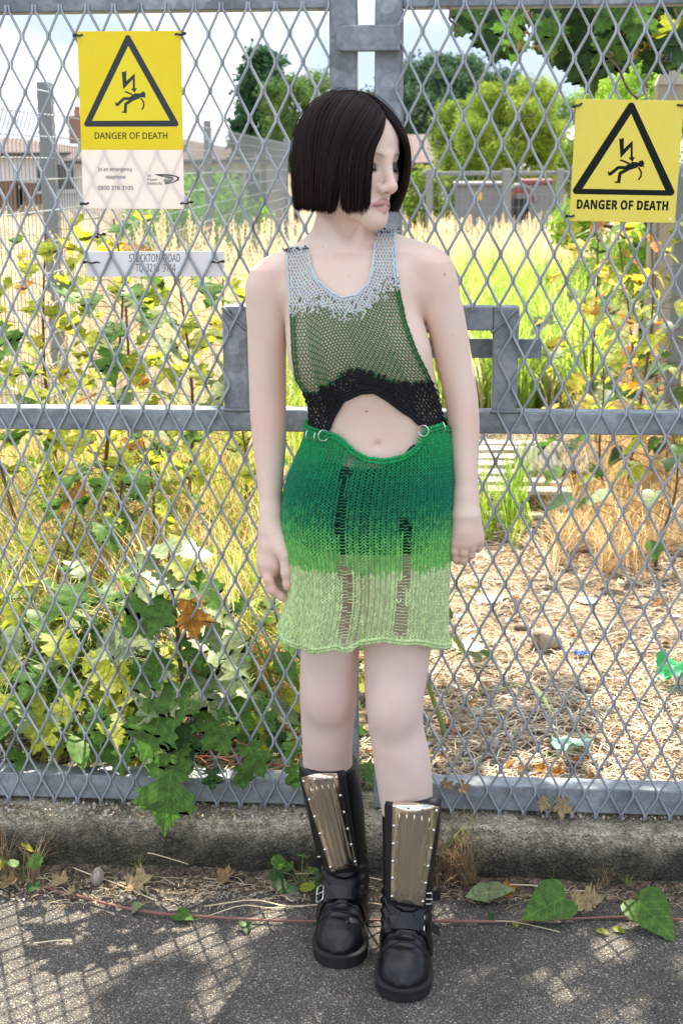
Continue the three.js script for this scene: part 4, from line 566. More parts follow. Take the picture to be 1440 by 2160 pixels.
// ---- skin
const moles = [[731, 942, .395, 3.2], [773, 866, .39, 3.2], [739, 523, .345, 2.2], [937, 578, .32, 2.4], [984, 770, .318, 1.8], [953, 708, .32, 1.8], [560, 727, .32, 1.5], [582, 722, .32, 1.5], [990, 943, .335, 2], [816, 932, .392, 2], [755, 897, .39, 1.4], [973, 965, .34, 1.5], [682, 520, .33, 1.4], [737, 582, .37, 1.4], [554, 1070, .33, 1.8], [838, 540, .32, 1.5]].map(([a, b, c, d]) => [q3(a, b, c), d * .00052]);
const flushAt = [[q3(690, 1478, .375), .05, .26], [q3(828, 1500, .43), .05, .26], [q3(562, 1240, .36), .05, .55], [q3(600, 1240, .37), .035, .6], [q3(982, 1145, .35), .03, .45], [q3(980, 1180, .34), .025, .4], [q3(565, 880, .31), .05, .35], [q3(1000, 890, .31), .05, .35], [q3(735, 545, .33), .05, .22], [q3(570, 590, .31), .045, .25], [q3(925, 570, .31), .045, .25], [q3(690, 1560, .33), .05, .2], [q3(840, 1590, .41), .05, .2], [q3(800, 945, .40), .03, .15], [hp(-.035, -.035, .07), .028, .5], [hp(.035, -.035, .07), .028, .5], [hp(0, -.034, .11), .014, .45], [hp(-.013, -.038, .097), .011, .5], [hp(0, -.105, .08), .02, .25]];
function skin(x, y, z) {
  let c = [.785, .595, .485]; const n = fbm(x * 45, y * 45, z * 45, 3) - .5, m = fbm(x * 9, y * 9, z * 9 + 3, 3) - .5; c = [c[0] * (1 + .05 * m), c[1] * (1 + .11 * n + .13 * m), c[2] * (1 + .13 * n + .15 * m)];
  let f = 0; for (const [p, r, a] of flushAt) { const d2 = ((x - p.x) ** 2 + (y - p.y) ** 2 + (z - p.z) ** 2) / (r * r); if (d2 < 6) f = Math.max(f, a * Math.exp(-d2)); }
  c = [c[0] * (1 - .03 * f), c[1] * (1 - .30 * f), c[2] * (1 - .30 * f)];
  if (y < q3(700, 1330, .33).y && y > 0) { c = [c[0] * .98, c[1] * 1.0, c[2] * 1.06]; }
  for (const [p, r] of moles) { const d = Math.hypot(x - p.x, y - p.y, (z - p.z) * .25); if (d < r * 1.5) { const k = sstep(r * 1.4, r * .6, d); c = [lerp(c[0], .22, k), lerp(c[1], .10, k), lerp(c[2], .06, k)]; } }
  return c;
}
function face(x, y, z) {                          // make-up, lips and freckles in the head's own axes
  const w = V(x, y, z).applyMatrix4(HEAD); let c = skin(w.x, w.y, w.z); const mix = (k, t) => { c = c.map((v, i) => lerp(v, t[i], k)); };
  let l = 9; for (const [f] of lips) l = Math.min(l, f(x, y, z)); mix(.85 * sstep(.0046, .0016, l) * sstep(.07, .08, z), [.56, .25, .235]);
  const ml = Math.min(mouthLine[0](x, y, z), mouthLine[1](x, y, z)); mix(.8 * sstep(.0016, .0004, ml) * sstep(.06, .08, z), [.16, .05, .05]);
  for (const s of [-1, 1]) {
    const e = Math.hypot((x - s * .033) / .0165, (y - .0035 - .08 * (s * x - .03)) / .0085); mix(.94 * sstep(1.25, .6, e) * sstep(.04, .06, z) * (y > -.004 ? 1 : .4), [.05, .065, .08]);
    const la = Math.abs(y + .0038 + .07 * (s * x - .032) ** 2 / .0002 * .0), on = sstep(.0036, .0010, la) * sstep(.0155, .012, Math.abs(s * x - .032)); mix(.95 * on * sstep(.05, .06, z), [.015, .014, .016]);
    const bx = s * x - .030, by = y - .0245 - .10 * bx + 9 * bx * bx; mix(.75 * sstep(.0042, .001, Math.abs(by)) * sstep(.020, .012, Math.abs(bx)) * sstep(.03, .05, z), [.42, .27, .15]); 
  }
  const ns = Math.min(nostrils[0](x, y, z), nostrils[1](x, y, z)); mix(.85 * sstep(.0012, -.0002, ns), [.10, .03, .025]);
  if (y < .01 && y > -.055 && z > .05) { const fr = sstep(.70, .82, vnoise(x * 420, y * 420, z * 420)) * sstep(.058, .02, Math.abs(x)); mix(.25 * fr, [.50, .30, .20]); }
  return c;
}
const person = thing('person', 'woman in green knitted top and skirt standing before the gate, head turned aside', 'person', null);
{
  const P0 = [], I0 = [], C0 = [], N0 = [];
  // cut: y of a level that ends this piece; side +1 keeps what lies below it. Vertices past the cut slide onto it along the surface, so that neighbours meet there.
  const add = (m, F, inside, cuts, color) => {
    const base = P0.length / 3, n = m.pos.length / 3, ok = new Int8Array(n), e = .0015;
    for (let k = 0; k < n; k++) {
      let x = m.pos[3 * k], y = m.pos[3 * k + 1], z = m.pos[3 * k + 2]; ok[k] = inside(x, y, z) ? 1 : 0;
      for (const [yc, side, where] of cuts) if (where(x, y, z) && (y - yc) * side > 0) { ok[k] = ok[k] ? -1 : 0; if ((y - yc) * side < .008) { y = yc; for (let it = 0; it < 4; it++) { const d = F(x, y, z), gx = (F(x + e, y, z) - F(x - e, y, z)) / (2 * e), gz = (F(x, y, z + e) - F(x, y, z - e)) / (2 * e), g2 = gx * gx + gz * gz; if (g2 < 1e-4) break; const s = clamp(d / Math.sqrt(g2), -.002, .002) / Math.sqrt(g2); x -= gx * s; z -= gz * s; } } }
      P0.push(x, y, z); C0.push(...color(x, y, z)); const v = V(F(x + e, y, z) - F(x - e, y, z), F(x, y + e, z) - F(x, y - e, z), F(x, y, z + e) - F(x, y, z - e)).normalize(); N0.push(v.x, v.y, v.z);
    }
    for (let k = 0; k < m.idx.length; k += 3) { const a = m.idx[k], b = m.idx[k + 1], c = m.idx[k + 2]; if (ok[a] && ok[b] && ok[c] && (ok[a] > 0 || ok[b] > 0 || ok[c] > 0)) I0.push(a + base, b + base, c + base); }
  };
  const yNeck = P(725, 462, .30).y, yWL = P(573, 1100, .325).y, yWR = P(981, 1062, .327).y, xL = P(611, 1200, .33).x, xR = P(951, 1100, .33).x, any = () => true, inL = (x, y) => x < xL && y < yWL + .01, inR = (x, y) => x > xR && y < yWR + .01;
  const fullF = (x, y, z) => y > yNeck - .06 ? Math.min(bodyF(x, y, z), headF(x, y, z)) : bodyF(x, y, z);
  add(surfaceNets(fullF, V(-.27, -.0, .13), V(.33, yNeck + .012, .47), .0048), fullF, (x, y, z) => y > .235 && !(inL(x, y) && y < yWL - .008) && !(inR(x, y) && y < yWR - .008) && y < yNeck + .008, [[yNeck, 1, any], [yWL, -1, (x, y, z) => inL(x, y) && y > .3], [yWR, -1, (x, y, z) => inR(x, y) && y > .3]], skin);
  const c = P(741, 345, ZB);
  add(surfaceNets(fullF, V(c.x - .13, yNeck - .012, c.z - .14), V(c.x + .13, c.y + .15, c.z + .14), .0022), fullF, (x, y, z) => y > yNeck - .006, [[yNeck, -1, any]], (x, y, z) => { const q = V(x, y, z).applyMatrix4(HINV); return face(q.x, q.y, q.z); });
  for (const [h, yw] of [[handL, yWL], [handR, yWR]]) {
    const a = P(h.lo[0], h.hi[1], .33), b = P(h.hi[0], h.lo[1], .33), F = h === handL ? handFL : handFR;
    add(surfaceNets(F, V(a.x, a.y, .26), V(b.x, yw + .014, .40), .0022), F, (x, y, z) => y < yw + .006, [[yw, 1, any]], skin);
  }
  const g = new THREE.BufferGeometry(); g.setAttribute('position', new THREE.Float32BufferAttribute(P0, 3)); g.setAttribute('color', new THREE.Float32BufferAttribute(C0, 3)); g.setAttribute('normal', new THREE.Float32BufferAttribute(N0, 3)); g.setIndex(I0);
  part('body', g, phys({ vertexColors: true, roughness: .56, specularIntensity: .6 }), person);
}
// ---------------------------------------------------------------- clothes
function hit(px, py, F, off, z0 = .62) { const d = ray(px, py); let t = (z0 - camera.position.z) / d.z; for (let k = 0; k < 70; k++) { const x = camera.position.x + d.x * t, y = camera.position.y + d.y * t, z = camera.position.z + d.z * t, s = F(x, y, z) - off; if (Math.abs(s) < .0002) return V(x, y, z); t += clamp(s * .8, -.02, .03); if (z < .0) return null; } return null; }
const poly = (pts) => (t) => { let k = 0; while (k < pts.length - 2 && t > pts[k + 1][0]) k++; const a = pts[k], b = pts[k + 1]; return lerp(a[1], b[1], clamp((t - a[0]) / (b[0] - a[0]))); };
const lin = (c) => c.map((v) => { v /= 255; return v <= .04045 ? v / 12.92 : Math.pow((v + .055) / 1.055, 2.4); });
const yarnMat = std({ vertexColors: true, roughness: .85 });
// knitted top: open net over the chest
{
  const xl = poly([[520, 602], [560, 604], [600, 607], [680, 612], [750, 615], [800, 622], [830, 640], [860, 650], [905, 652]]), xr = poly([[480, 833], [560, 838], [620, 845], [680, 858], [740, 880], [790, 905], [830, 922], [870, 931], [905, 937]]);
  const hem = poly([[640, 912], [690, 908], [702, 880], [722, 846], [760, 829], [790, 827], [820, 845], [850, 868], [870, 880], [886, 896], [940, 898]]);
  const neckL = poly([[600, 520], [648, 522], [655, 560], [670, 590], [700, 615], [722, 626], [750, 621], [775, 597], [785, 562], [792, 500], [796, 482], [840, 480]]);
  const blue = poly([[600, 668], [640, 655], [680, 650], [720, 668], [765, 660], [800, 625], [850, 604]]), black = poly([[610, 840], [650, 828], [680, 820], [705, 800], [730, 780], [765, 776], [800, 790], [830, 801], [870, 806], [905, 800], [940, 815]]);
  const Ft = (x, y, z) => torsoF(x, y, z), r = rng(91);
  const NC = 72, NR = 58;
  const node = (i, j) => { const u = i / NC; let pxm = lerp(612, 930, u); const yb = hem(lerp(652, 937, u)); const up = ((i + j) & 1) ? 1.6 : -1.6; const t = j / NR, y0 = 480; let py = y0 + (yb - y0) * t; const a = xl(py), b = xr(py); const px = lerp(a, b, u) + (r() - .5) * 1.2; py += up + (r() - .5) * 1.0; return [px, py]; };
  const front = new MB(), pts = [], keep = [], back = [];
  for (let j = 0; j <= NR; j++) { pts.push([]); for (let i = 0; i <= NC; i++) { const [px, py] = node(i, j); const ok = py > neckL(px) && py < hem(px) + 2 && py > 523 - (px > 700 ? 40 : 0); const w = ok ? hit(px, py, Ft, .0042) : null; pts[j].push(w ? { p: w, px, py, b: null } : null); } }
  const shade = (px, py) => { const nb = (r() - .5) * 26; if (py < blue(px) + nb * .9) return r() < .12 && py > blue(px) - 30 ? lin([40, 100, 70]) : lin([206, 215, 217].map((k) => k + 26 * (r() - .5))); if (py > black(px) + nb * .35) return lin([16, 18, 22]); return lin([40, 104, 52].map((k) => k + 14 * (r() - .5))); };
  const backOf = (a) => { let z = .12; for (let k = 0; k < 60; k++) { const s = Ft(a.x, a.y, z) - .005; if (Math.abs(s) < .0004) break; z += clamp(s * .8, -.02, .03); } return V(a.x, a.y, z); };
  const edge = (a, b) => { if (!a || !b) return; const c = shade(a.px, a.py), isB = a.py > black(a.px), isBl = a.py < blue(a.px); const rad = isB ? .0019 : isBl ? .00120 : .00094; const m = a.p.clone().add(b.p).multiplyScalar(.5); m.z += .0006; front.tube([a.p, m, b.p], rad, 5, c, false); if (isB && r() < .9) front.tube([a.p.clone().add(V((r() - .5) * .006, (r() - .5) * .006, .001)), b.p.clone().add(V((r() - .5) * .006, (r() - .5) * .006, .002))], .0015, 4, c, false);
    a.b ??= backOf(a.p); b.b ??= backOf(b.p); front.tube([a.b, b.b], rad, 4, c, false); };
  for (let j = 0; j <= NR; j++) for (let i = 0; i <= NC; i++) { const a = pts[j][i]; if (i < NC) { // run of dropped stitches at the side
      edge(a, pts[j][i + 1]); } if (j < NR && ((i + j) & 1)) edge(a, pts[j + 1][i]); }
  // edges: twisted cords
  const cord = (list, rad, colr) => { const q = []; for (const [px, py] of list) { const w = hit(px, py, Ft, .005); if (w) q.push([w, px, py]); } if (q.length < 3) return; const cv = new THREE.CatmullRomCurve3(q.map((k) => k[0])), n = q.length * 6; for (let s = 0; s < 2; s++) { const ps = []; for (let k = 0; k <= n; k++) { const w = cv.getPoint(k / n), a = k * .9 + s * Math.PI; ps.push(w.add(V(Math.cos(a) * rad * .8, Math.sin(a) * rad * .6, Math.sin(a) * rad * .8))); } front.tube(ps, rad, 5, (t) => colr ? lin(colr) : shade(q[Math.min(q.length - 1, Math.floor(t * q.length))][1], q[Math.min(q.length - 1, Math.floor(t * q.length))][2])); } };
  const col1 = (f, a, b, n, d) => Array.from({ length: n + 1 }, (_, k) => { const y = lerp(a, b, k / n); return [f(y) + d, y]; }), row1 = (f, a, b, n, d) => Array.from({ length: n + 1 }, (_, k) => { const x = lerp(a, b, k / n); return [x, f(x) + d]; });
  cord(col1(xl, 530, 905, 44, 2), .0014); cord(col1(xr, 490, 900, 44, -2), .0014); cord(col1(xl, 560, 905, 44, 8), .0010); cord(col1(xr, 520, 900, 44, -8), .0010);
  cord(row1(neckL, 650, 791, 50, 2), .0016, [204, 215, 219]); cord(row1(neckL, 655, 788, 50, 9), .0012, [200, 212, 217]); cord(row1(hem, 688, 888, 50, 0), .0026, [14, 16, 20]); cord(row1(hem, 690, 886, 50, -8), .0022, [14, 16, 20]);
  // tufts on the shoulder seams
  for (const [ax, bx, y] of [[602, 648, 528], [797, 834, 484]]) for (let k = 0; k < 34; k++) { const px = lerp(ax, bx, r()), w = hit(px, y + 4 + r() * 6 - (y > 500 ? (px - 602) * .18 : 0), Ft, .004); if (w) front.tube([w, w.clone().add(V((r() - .5) * .012, .004 + r() * .006, .002)), w.clone().add(V((r() - .5) * .02, .001 + r() * .008, .004 * r()))], .0011, 4, r() < .35 ? lin([14, 20, 40]) : lin([200, 212, 217]), false); }
  const top = part('knitted_top', front.geo(), yarnMat, person); top.userData.label = 'sleeveless openwork top, pale blue yoke, green net and black hem';
  // close lining under the net
  const lg = new MB(), NU = 40, NV = 34; lg.grid(NU, NV, (u, v) => { const x0 = lerp(616, 925, u), yb = hem(lerp(660, 925, u)) - 6, yt = blue(lerp(612, 848, u)) - 8, py = lerp(yt, yb, v); return hit(lerp(xl(py) + 5, xr(py) - 5, u), py, Ft, .0018); });
  part('lining', lg.geo(), std({ color: col(.80, .62, .47), roughness: .8, side: THREE.DoubleSide }), top);
}
// skirt: stocking stitch in rows of V, with two ladders
const skirtL = loft([[895, 648, 944, .098, .300], [930, 640, 951, .103, .300], [960, 628, 954, .112, .300], [1000, 612, 957, .121, .30], [1040, 600, 958, .125, .30], [1090, 594, 957, .126, .305], [1140, 600, 952, .126, .312], [1190, 609, 947, .124, .32], [1240, 611, 942, .122, .328], [1290, 600, 939, .120, .335], [1330, 588, 938, .119, .338], [1372, 574, 950, .120, .340]], 2.3);
{
  const sr = rng(97), topF = poly([[620, 918], [655, 922], [685, 925], [700, 934], [730, 955], [760, 968], [800, 973], [840, 966], [868, 952], [885, 932], [900, 912], [935, 908], [960, 930]]), hemF = poly([[560, 1336], [600, 1352], [640, 1368], [690, 1366], [730, 1356], [755, 1366], [775, 1349], [830, 1343], [890, 1347], [920, 1358], [960, 1384]]);
  const SE = (a, n) => { const c = Math.cos(a), s = Math.sin(a); return [Math.sign(c) * Math.pow(Math.abs(c), 2 / n), Math.sign(s) * Math.pow(Math.abs(s), 2 / n)]; };
  const yAt = (py) => P(780, py, .42).y, pyOf = (y) => { let a = 850, b = 1420; for (let k = 0; k < 18; k++) { const m = (a + b) / 2; if (yAt(m) > y) a = m; else b = m; } return a; };
  const tab = []; for (let k = 0; k <= 300; k++) tab.push(pyOf(lerp(yAt(880), yAt(1400), k / 300))); const pyFast = (y) => tab[Math.round(clamp((y - yAt(880)) / (yAt(1400) - yAt(880))) * 300)];
  const at = (a, y, o = 0) => { const q = skirtL.at(y), [c, s] = SE(a, 2.3), fl = sstep(yAt(1180), yAt(1370), y); const rip = fl * (.006 * Math.sin(a * 7 + 1.3) + .004 * Math.sin(a * 13)); const front = Math.max(0, s), mid = Math.exp(-((c) ** 2) / .05) * front * fl * .012; return V(q[1] + (q[3] + o + rip * .6) * c, y, q[2] + (q[4] + o + rip) * s - mid); };
  const NC = 112, NR = 68, g = new MB();
  const yTop = [], yHem = []; for (let i = 0; i <= NC; i++) { const a = i / NC * 2 * Math.PI, px = 776 + 176 * SE(a, 2.3)[0], f = Math.sin(a) > -.15; yTop.push(f ? yAt(topF(px)) : yAt(915)); yHem.push(yAt(hemF(776 + 182 * SE(a, 2.3)[0])) - (f ? 0 : .004)); }
  const yMax = yAt(905), yMin0 = yAt(1366);
  const colr = (py) => { const n = sr(); let c; if (py < 960) c = [[22, 150, 84], [10, 134, 74], (py - 905) / 55]; else if (py < 1040) c = [[10, 134, 74], [2, 112, 80], (py - 960) / 80]; else if (py < 1110) c = [[2, 112, 80], [6, 110, 78], (py - 1040) / 70]; else c = [[6, 110, 78], [66, 165, 76], clamp((py - 1110) / 85)];
    let k = c[0].map((v, i) => lerp(v, c[1][i], clamp(c[2]))); if (py > 1205 + (n - .5) * 10) k = [186, 208, 148]; else { const w = clamp(sstep(1040, 1200, py) * .9 + (sr() - .5) * .5 * sstep(1030, 1090, py)); k = k.map((v, i) => lerp(v, [118, 184, 92][i], w)); } const j = .88 + .24 * sr(); return lin(k.map((v) => clamp(v * j, 0, 255))).map((v) => v * 1.08); };
  const holes = (i, py) => { const a = i / NC * 2 * Math.PI, px = 776 + 176 * SE(a, 2.3)[0]; if (Math.sin(a) < 0) return 0; const l1 = 728 + (py - 960) * .055; const wv = .55 + .75 * vnoise(py * .035, 4), wo = 7 * (vnoise(py * .02, 9) - .5); if (Math.abs(px - l1 - wo) < 10 * wv && py > 968 && py < 1356) return 1; if (Math.abs(px - 862 + wo) < 9 * wv && py > 1090 && py < 1335) return 1; return 0; };
  for (let j = 0; j < NR; j++) for (let i = 0; i < NC; i++) {
    const t = (j + .5) / NR, yh = yHem[i], y = lerp(yh, yMax, t), h = (yMax - yh) / NR; if (y > yTop[i] - .002) continue;
    const a = (i + .5) / NC * 2 * Math.PI, da = 2 * Math.PI / NC, py = pyFast(y), ho = Math.sin(a) > 0 ? holes(i, py) : 0; let c = colr(py); const rad = py > 1205 ? .00168 : .00165;
    if (ho) { if (sr() < .12) continue; const p = at(a - da * .55, y), q = at(a + da * .55, y), m = at(a, y - h * (.1 + .3 * sr()), .0008); g.tube([p, m, q], .0009, 4, c, false); continue; }
    const jx = (sr() - .5) * .1 * da; for (const s of [-1, 1]) { c = colr(py + (sr() - .5) * 14); const p = at(a + jx + s * da * .46, y + h * .62, .0002), m = at(a + jx + s * da * .30, y + h * .02, .0022), q = at(a + jx + s * da * .06, y - h * .52, .0006); g.tube([p, m, q], rad, 4, c, false); }
  }
  // rolled top edge and curling hem
  for (const [fy, r0, dy, o] of [[yTop, .0030, 0, .002], [yTop, .0026, -.006, .003], [yHem, .0032, 0, .001], [yHem, .0028, .006, .003]]) { const ps = [], cs = []; for (let k = 0; k <= 560; k++) { const i = k / 560 * NC, i0 = Math.floor(i) % NC, a = i / NC * 2 * Math.PI, y = lerp(fy[i0], fy[(i0 + 1) % (NC + 1)], i - Math.floor(i)) + dy + .0012 * Math.sin(k * 1.9); ps.push(at(a, y, o + .0016 * Math.cos(k * 1.9))); cs.push(colr(pyFast(y) + (fy === yTop ? 30 : 0)).map((v, q) => fy === yTop ? lin([16, 148, 82])[q] * (1 + .4 * (sr() - .5)) : v)); } g.tube(ps, (t) => r0 * (.85 + .3 * sr()), 6, (t, k) => cs[k], false); }
  const sk = part('knitted_skirt', g.geo(), yarnMat, person); sk.userData.label = 'short knitted skirt fading from deep green to pale green, with laddered stitches';
  // dark shorts under the skirt
  const yA = yAt(945), yB = yAt(1175); const m = surfaceNets((x, y, z) => Math.max(smin(trunk(x, y, z), legsF(x, y, z), .03) - .004, y - Math.min(yA, yAt(topF(clamp(776 + (x - .05) * 1020, 630, 950)) + 22)), yB - y), V(-.16, yB - .03, .15), V(.29, yA + .01, .46), .007);
  const sg = new THREE.BufferGeometry(); sg.setAttribute('position', new THREE.Float32BufferAttribute(m.pos, 3)); sg.setIndex(m.idx); sg.computeVertexNormals(); part('shorts', sg, std({ color: col(.010, .045, .030), roughness: .9 }), person);
  // metal rings that join the top to the skirt
  const ringM = std({ color: col(.75, .74, .72), metalness: 1, roughness: .22 });
  for (const [px, py, ry] of [[653, 917, .9], [682, 918, .5], [893, 908, -.4], [930, 900, -.8], [668, 920, 1.2]]) { const w = hit(px, py, skirtL, .006) ?? P(px, py, .38), t = new THREE.TorusGeometry(.0105, .0011, 8, 24); t.rotateY(ry); t.translate(w.x, w.y, w.z + .003); part('metal_ring', t, ringM, person); }
}
// ---------------------------------------------------------------- hair, nose ring
{
  const r = rng(131), C = V(0, .028, -.012), RX = .092, RY = .103, RZ = .110;
  const strand = (s, ph, k, yEnd, sway) => {
    const f = clamp((ph - 30) / 75), dr = V(s * .03, lerp(.60, .93, f), lerp(.80, -.34, f)).normalize(), a = ph / 180 * Math.PI, de = V(s * Math.sin(a), 0, Math.cos(a)), ang = Math.acos(clamp(dr.dot(de), -1, 1)), out = [];
    const far = s > 0 ? 1 + .15 * sstep(105, 40, ph) : 1, kk = k;
    for (let i = 0; i <= 9; i++) { const t = i / 9, A = Math.sin((1 - t) * ang) / Math.sin(ang), B = Math.sin(t * ang) / Math.sin(ang), d = V(dr.x * A + de.x * B, dr.y * A + de.y * B, dr.z * A + de.z * B), e = lerp(1, far, t * t); const lift = 1 + .03 * Math.sin(t * Math.PI); out.push(V(C.x + d.x * RX * kk * e * lift, C.y + d.y * RY * kk, C.z + d.z * RZ * kk * e * lift)); }
    const E = out[out.length - 1];
    for (let i = 1; i <= 6; i++) { const t = i / 6, y = lerp(E.y, yEnd, t), q = 1 + .05 * Math.sin(t * 2.6) - .15 * t * t; out.push(V((E.x) * q + sway[0] * t * t, y, C.z + (E.z - C.z) * q + sway[1] * t * t)); }
    for (let q = 0; q < 3; q++) { const o = out.map((p) => p.clone()); for (let i = 2; i < out.length - 1; i++) out[i].copy(o[i]).multiplyScalar(.4).addScaledVector(o[i - 1], .3).addScaledVector(o[i + 1], .3); }
    return out.map((p) => p.applyMatrix4(HEAD));
  };
  const g = new MB(), yB = -.090, up = V(0, 1, 0);
  const ends = (s, ph) => yB - .0012 * Math.sin(ph * .3) + .013 * sstep(95, 40, ph) + (s > 0 ? .004 : .002);
  for (const s of [-1, 1]) for (let n = 0; n < 4200; n++) {
    const ph = s < 0 ? lerp(28, 178, Math.pow(r(), 1.15)) : lerp(32, 178, Math.pow(r(), 1.4)), lay = r(), k = .925 + .085 * lay; const gap = s < 0 && ph > 52 && ph < 62, w = clamp((ph - 57) / 5, -1, 1);
    const sway = [(r() - .5) * .006, (r() - .5) * .006]; if (s < 0 && ph < 57) { const q = sstep(57, 25, ph); sway[0] += .013 * q; sway[1] += .002; } if (gap) { if (ph < 57) sway[1] += .008; else sway[1] -= .010; }
    const pts = strand(s, ph + (r() - .5) * 5, k + .014 * (vnoise(ph * .35, s * 3 + 9) - .5), ends(s, ph) + (r() - .5) * .009 + .012 * (vnoise(ph * .55, s * 5 + 20) - .5) - (s < 0 && ph < 50 ? .008 * r() : 0), sway), red = Math.pow(r(), 2.2), c = [lerp(.006, .042, red), lerp(.0045, .014, red), lerp(.005, .012, red)];
    g.tube(pts, (t) => (.00045 + .00030 * lay) * (t > .97 ? .35 : t < .08 ? .6 : 1), 3, c, false);
  }
  // the closed mass below the loose strands
  for (const s of [-1, 1]) g.grid(46, 15, (() => { const cache = new Map(); return (u, v, i, j) => { if (!cache.has(i)) cache.set(i, strand(s, lerp(s < 0 ? 32 : 36, 180, u), .928, s < 0 && u > .17 && u < .24 ? -.04 : -.068, [0, 0])); return cache.get(i)[j]; }; })(), () => [.012, .008, .008]);
  for (let n = 0; n < 60; n++) { const s = r() < .6 ? -1 : 1, pts = strand(s, lerp(30, 170, r()), 1.03 + .03 * r(), yB + .01 * r(), [(r() - .5) * .03, (r() - .5) * .03]); g.tube(pts, .00022, 3, [.03, .014, .012], false); }
  const hair = part('hair', g.geo(), phys({ vertexColors: true, roughness: .42, specularIntensity: .45, side: THREE.DoubleSide }), person); hair.userData.label = 'dark brown bob with a reddish sheen, parted and cut straight at the jaw';
  const lash = new MB(); for (const s of [-1, 1]) { const ps = []; for (let k = 0; k <= 12; k++) { const x = s * lerp(.0185, .0475, k / 12), y = -.0048 + .0012 * (k / 12) - .0016 * Math.sin(k / 12 * Math.PI); let z = .11; for (let q = 0; q < 50; q++) { const d = headL(x, y, z); if (d < .0003) break; z -= d * .7; } ps.push(V(x, y, z + .0004)); } const w = ps.map((q) => q.clone().applyMatrix4(HEAD)); lash.tube(w, (t) => .0011 * Math.sin((.12 + .8 * t) * Math.PI), 5); for (let k = 1; k <= 12; k++) { const a = ps[k], b = a.clone().add(V(s * .0018 * k / 12, -.0035, .0045)), c2 = b.clone().add(V(s * .001, .0006, .0022)); lash.tube([a, b, c2].map((q) => q.clone().applyMatrix4(HEAD)), (t) => lerp(.00045, .00015, t), 3); } }
  part('eyelashes', lash.geo(), std({ color: col(.008, .007, .008), roughness: .6 }), person);
  const t = new THREE.TorusGeometry(.0050, .00075, 8, 18); t.rotateX(.25); t.translate(0, -.0475, .0985); t.applyMatrix4(HEAD); part('nose_ring', t, std({ color: col(.7, .68, .64), metalness: 1, roughness: .2 }), person);
}
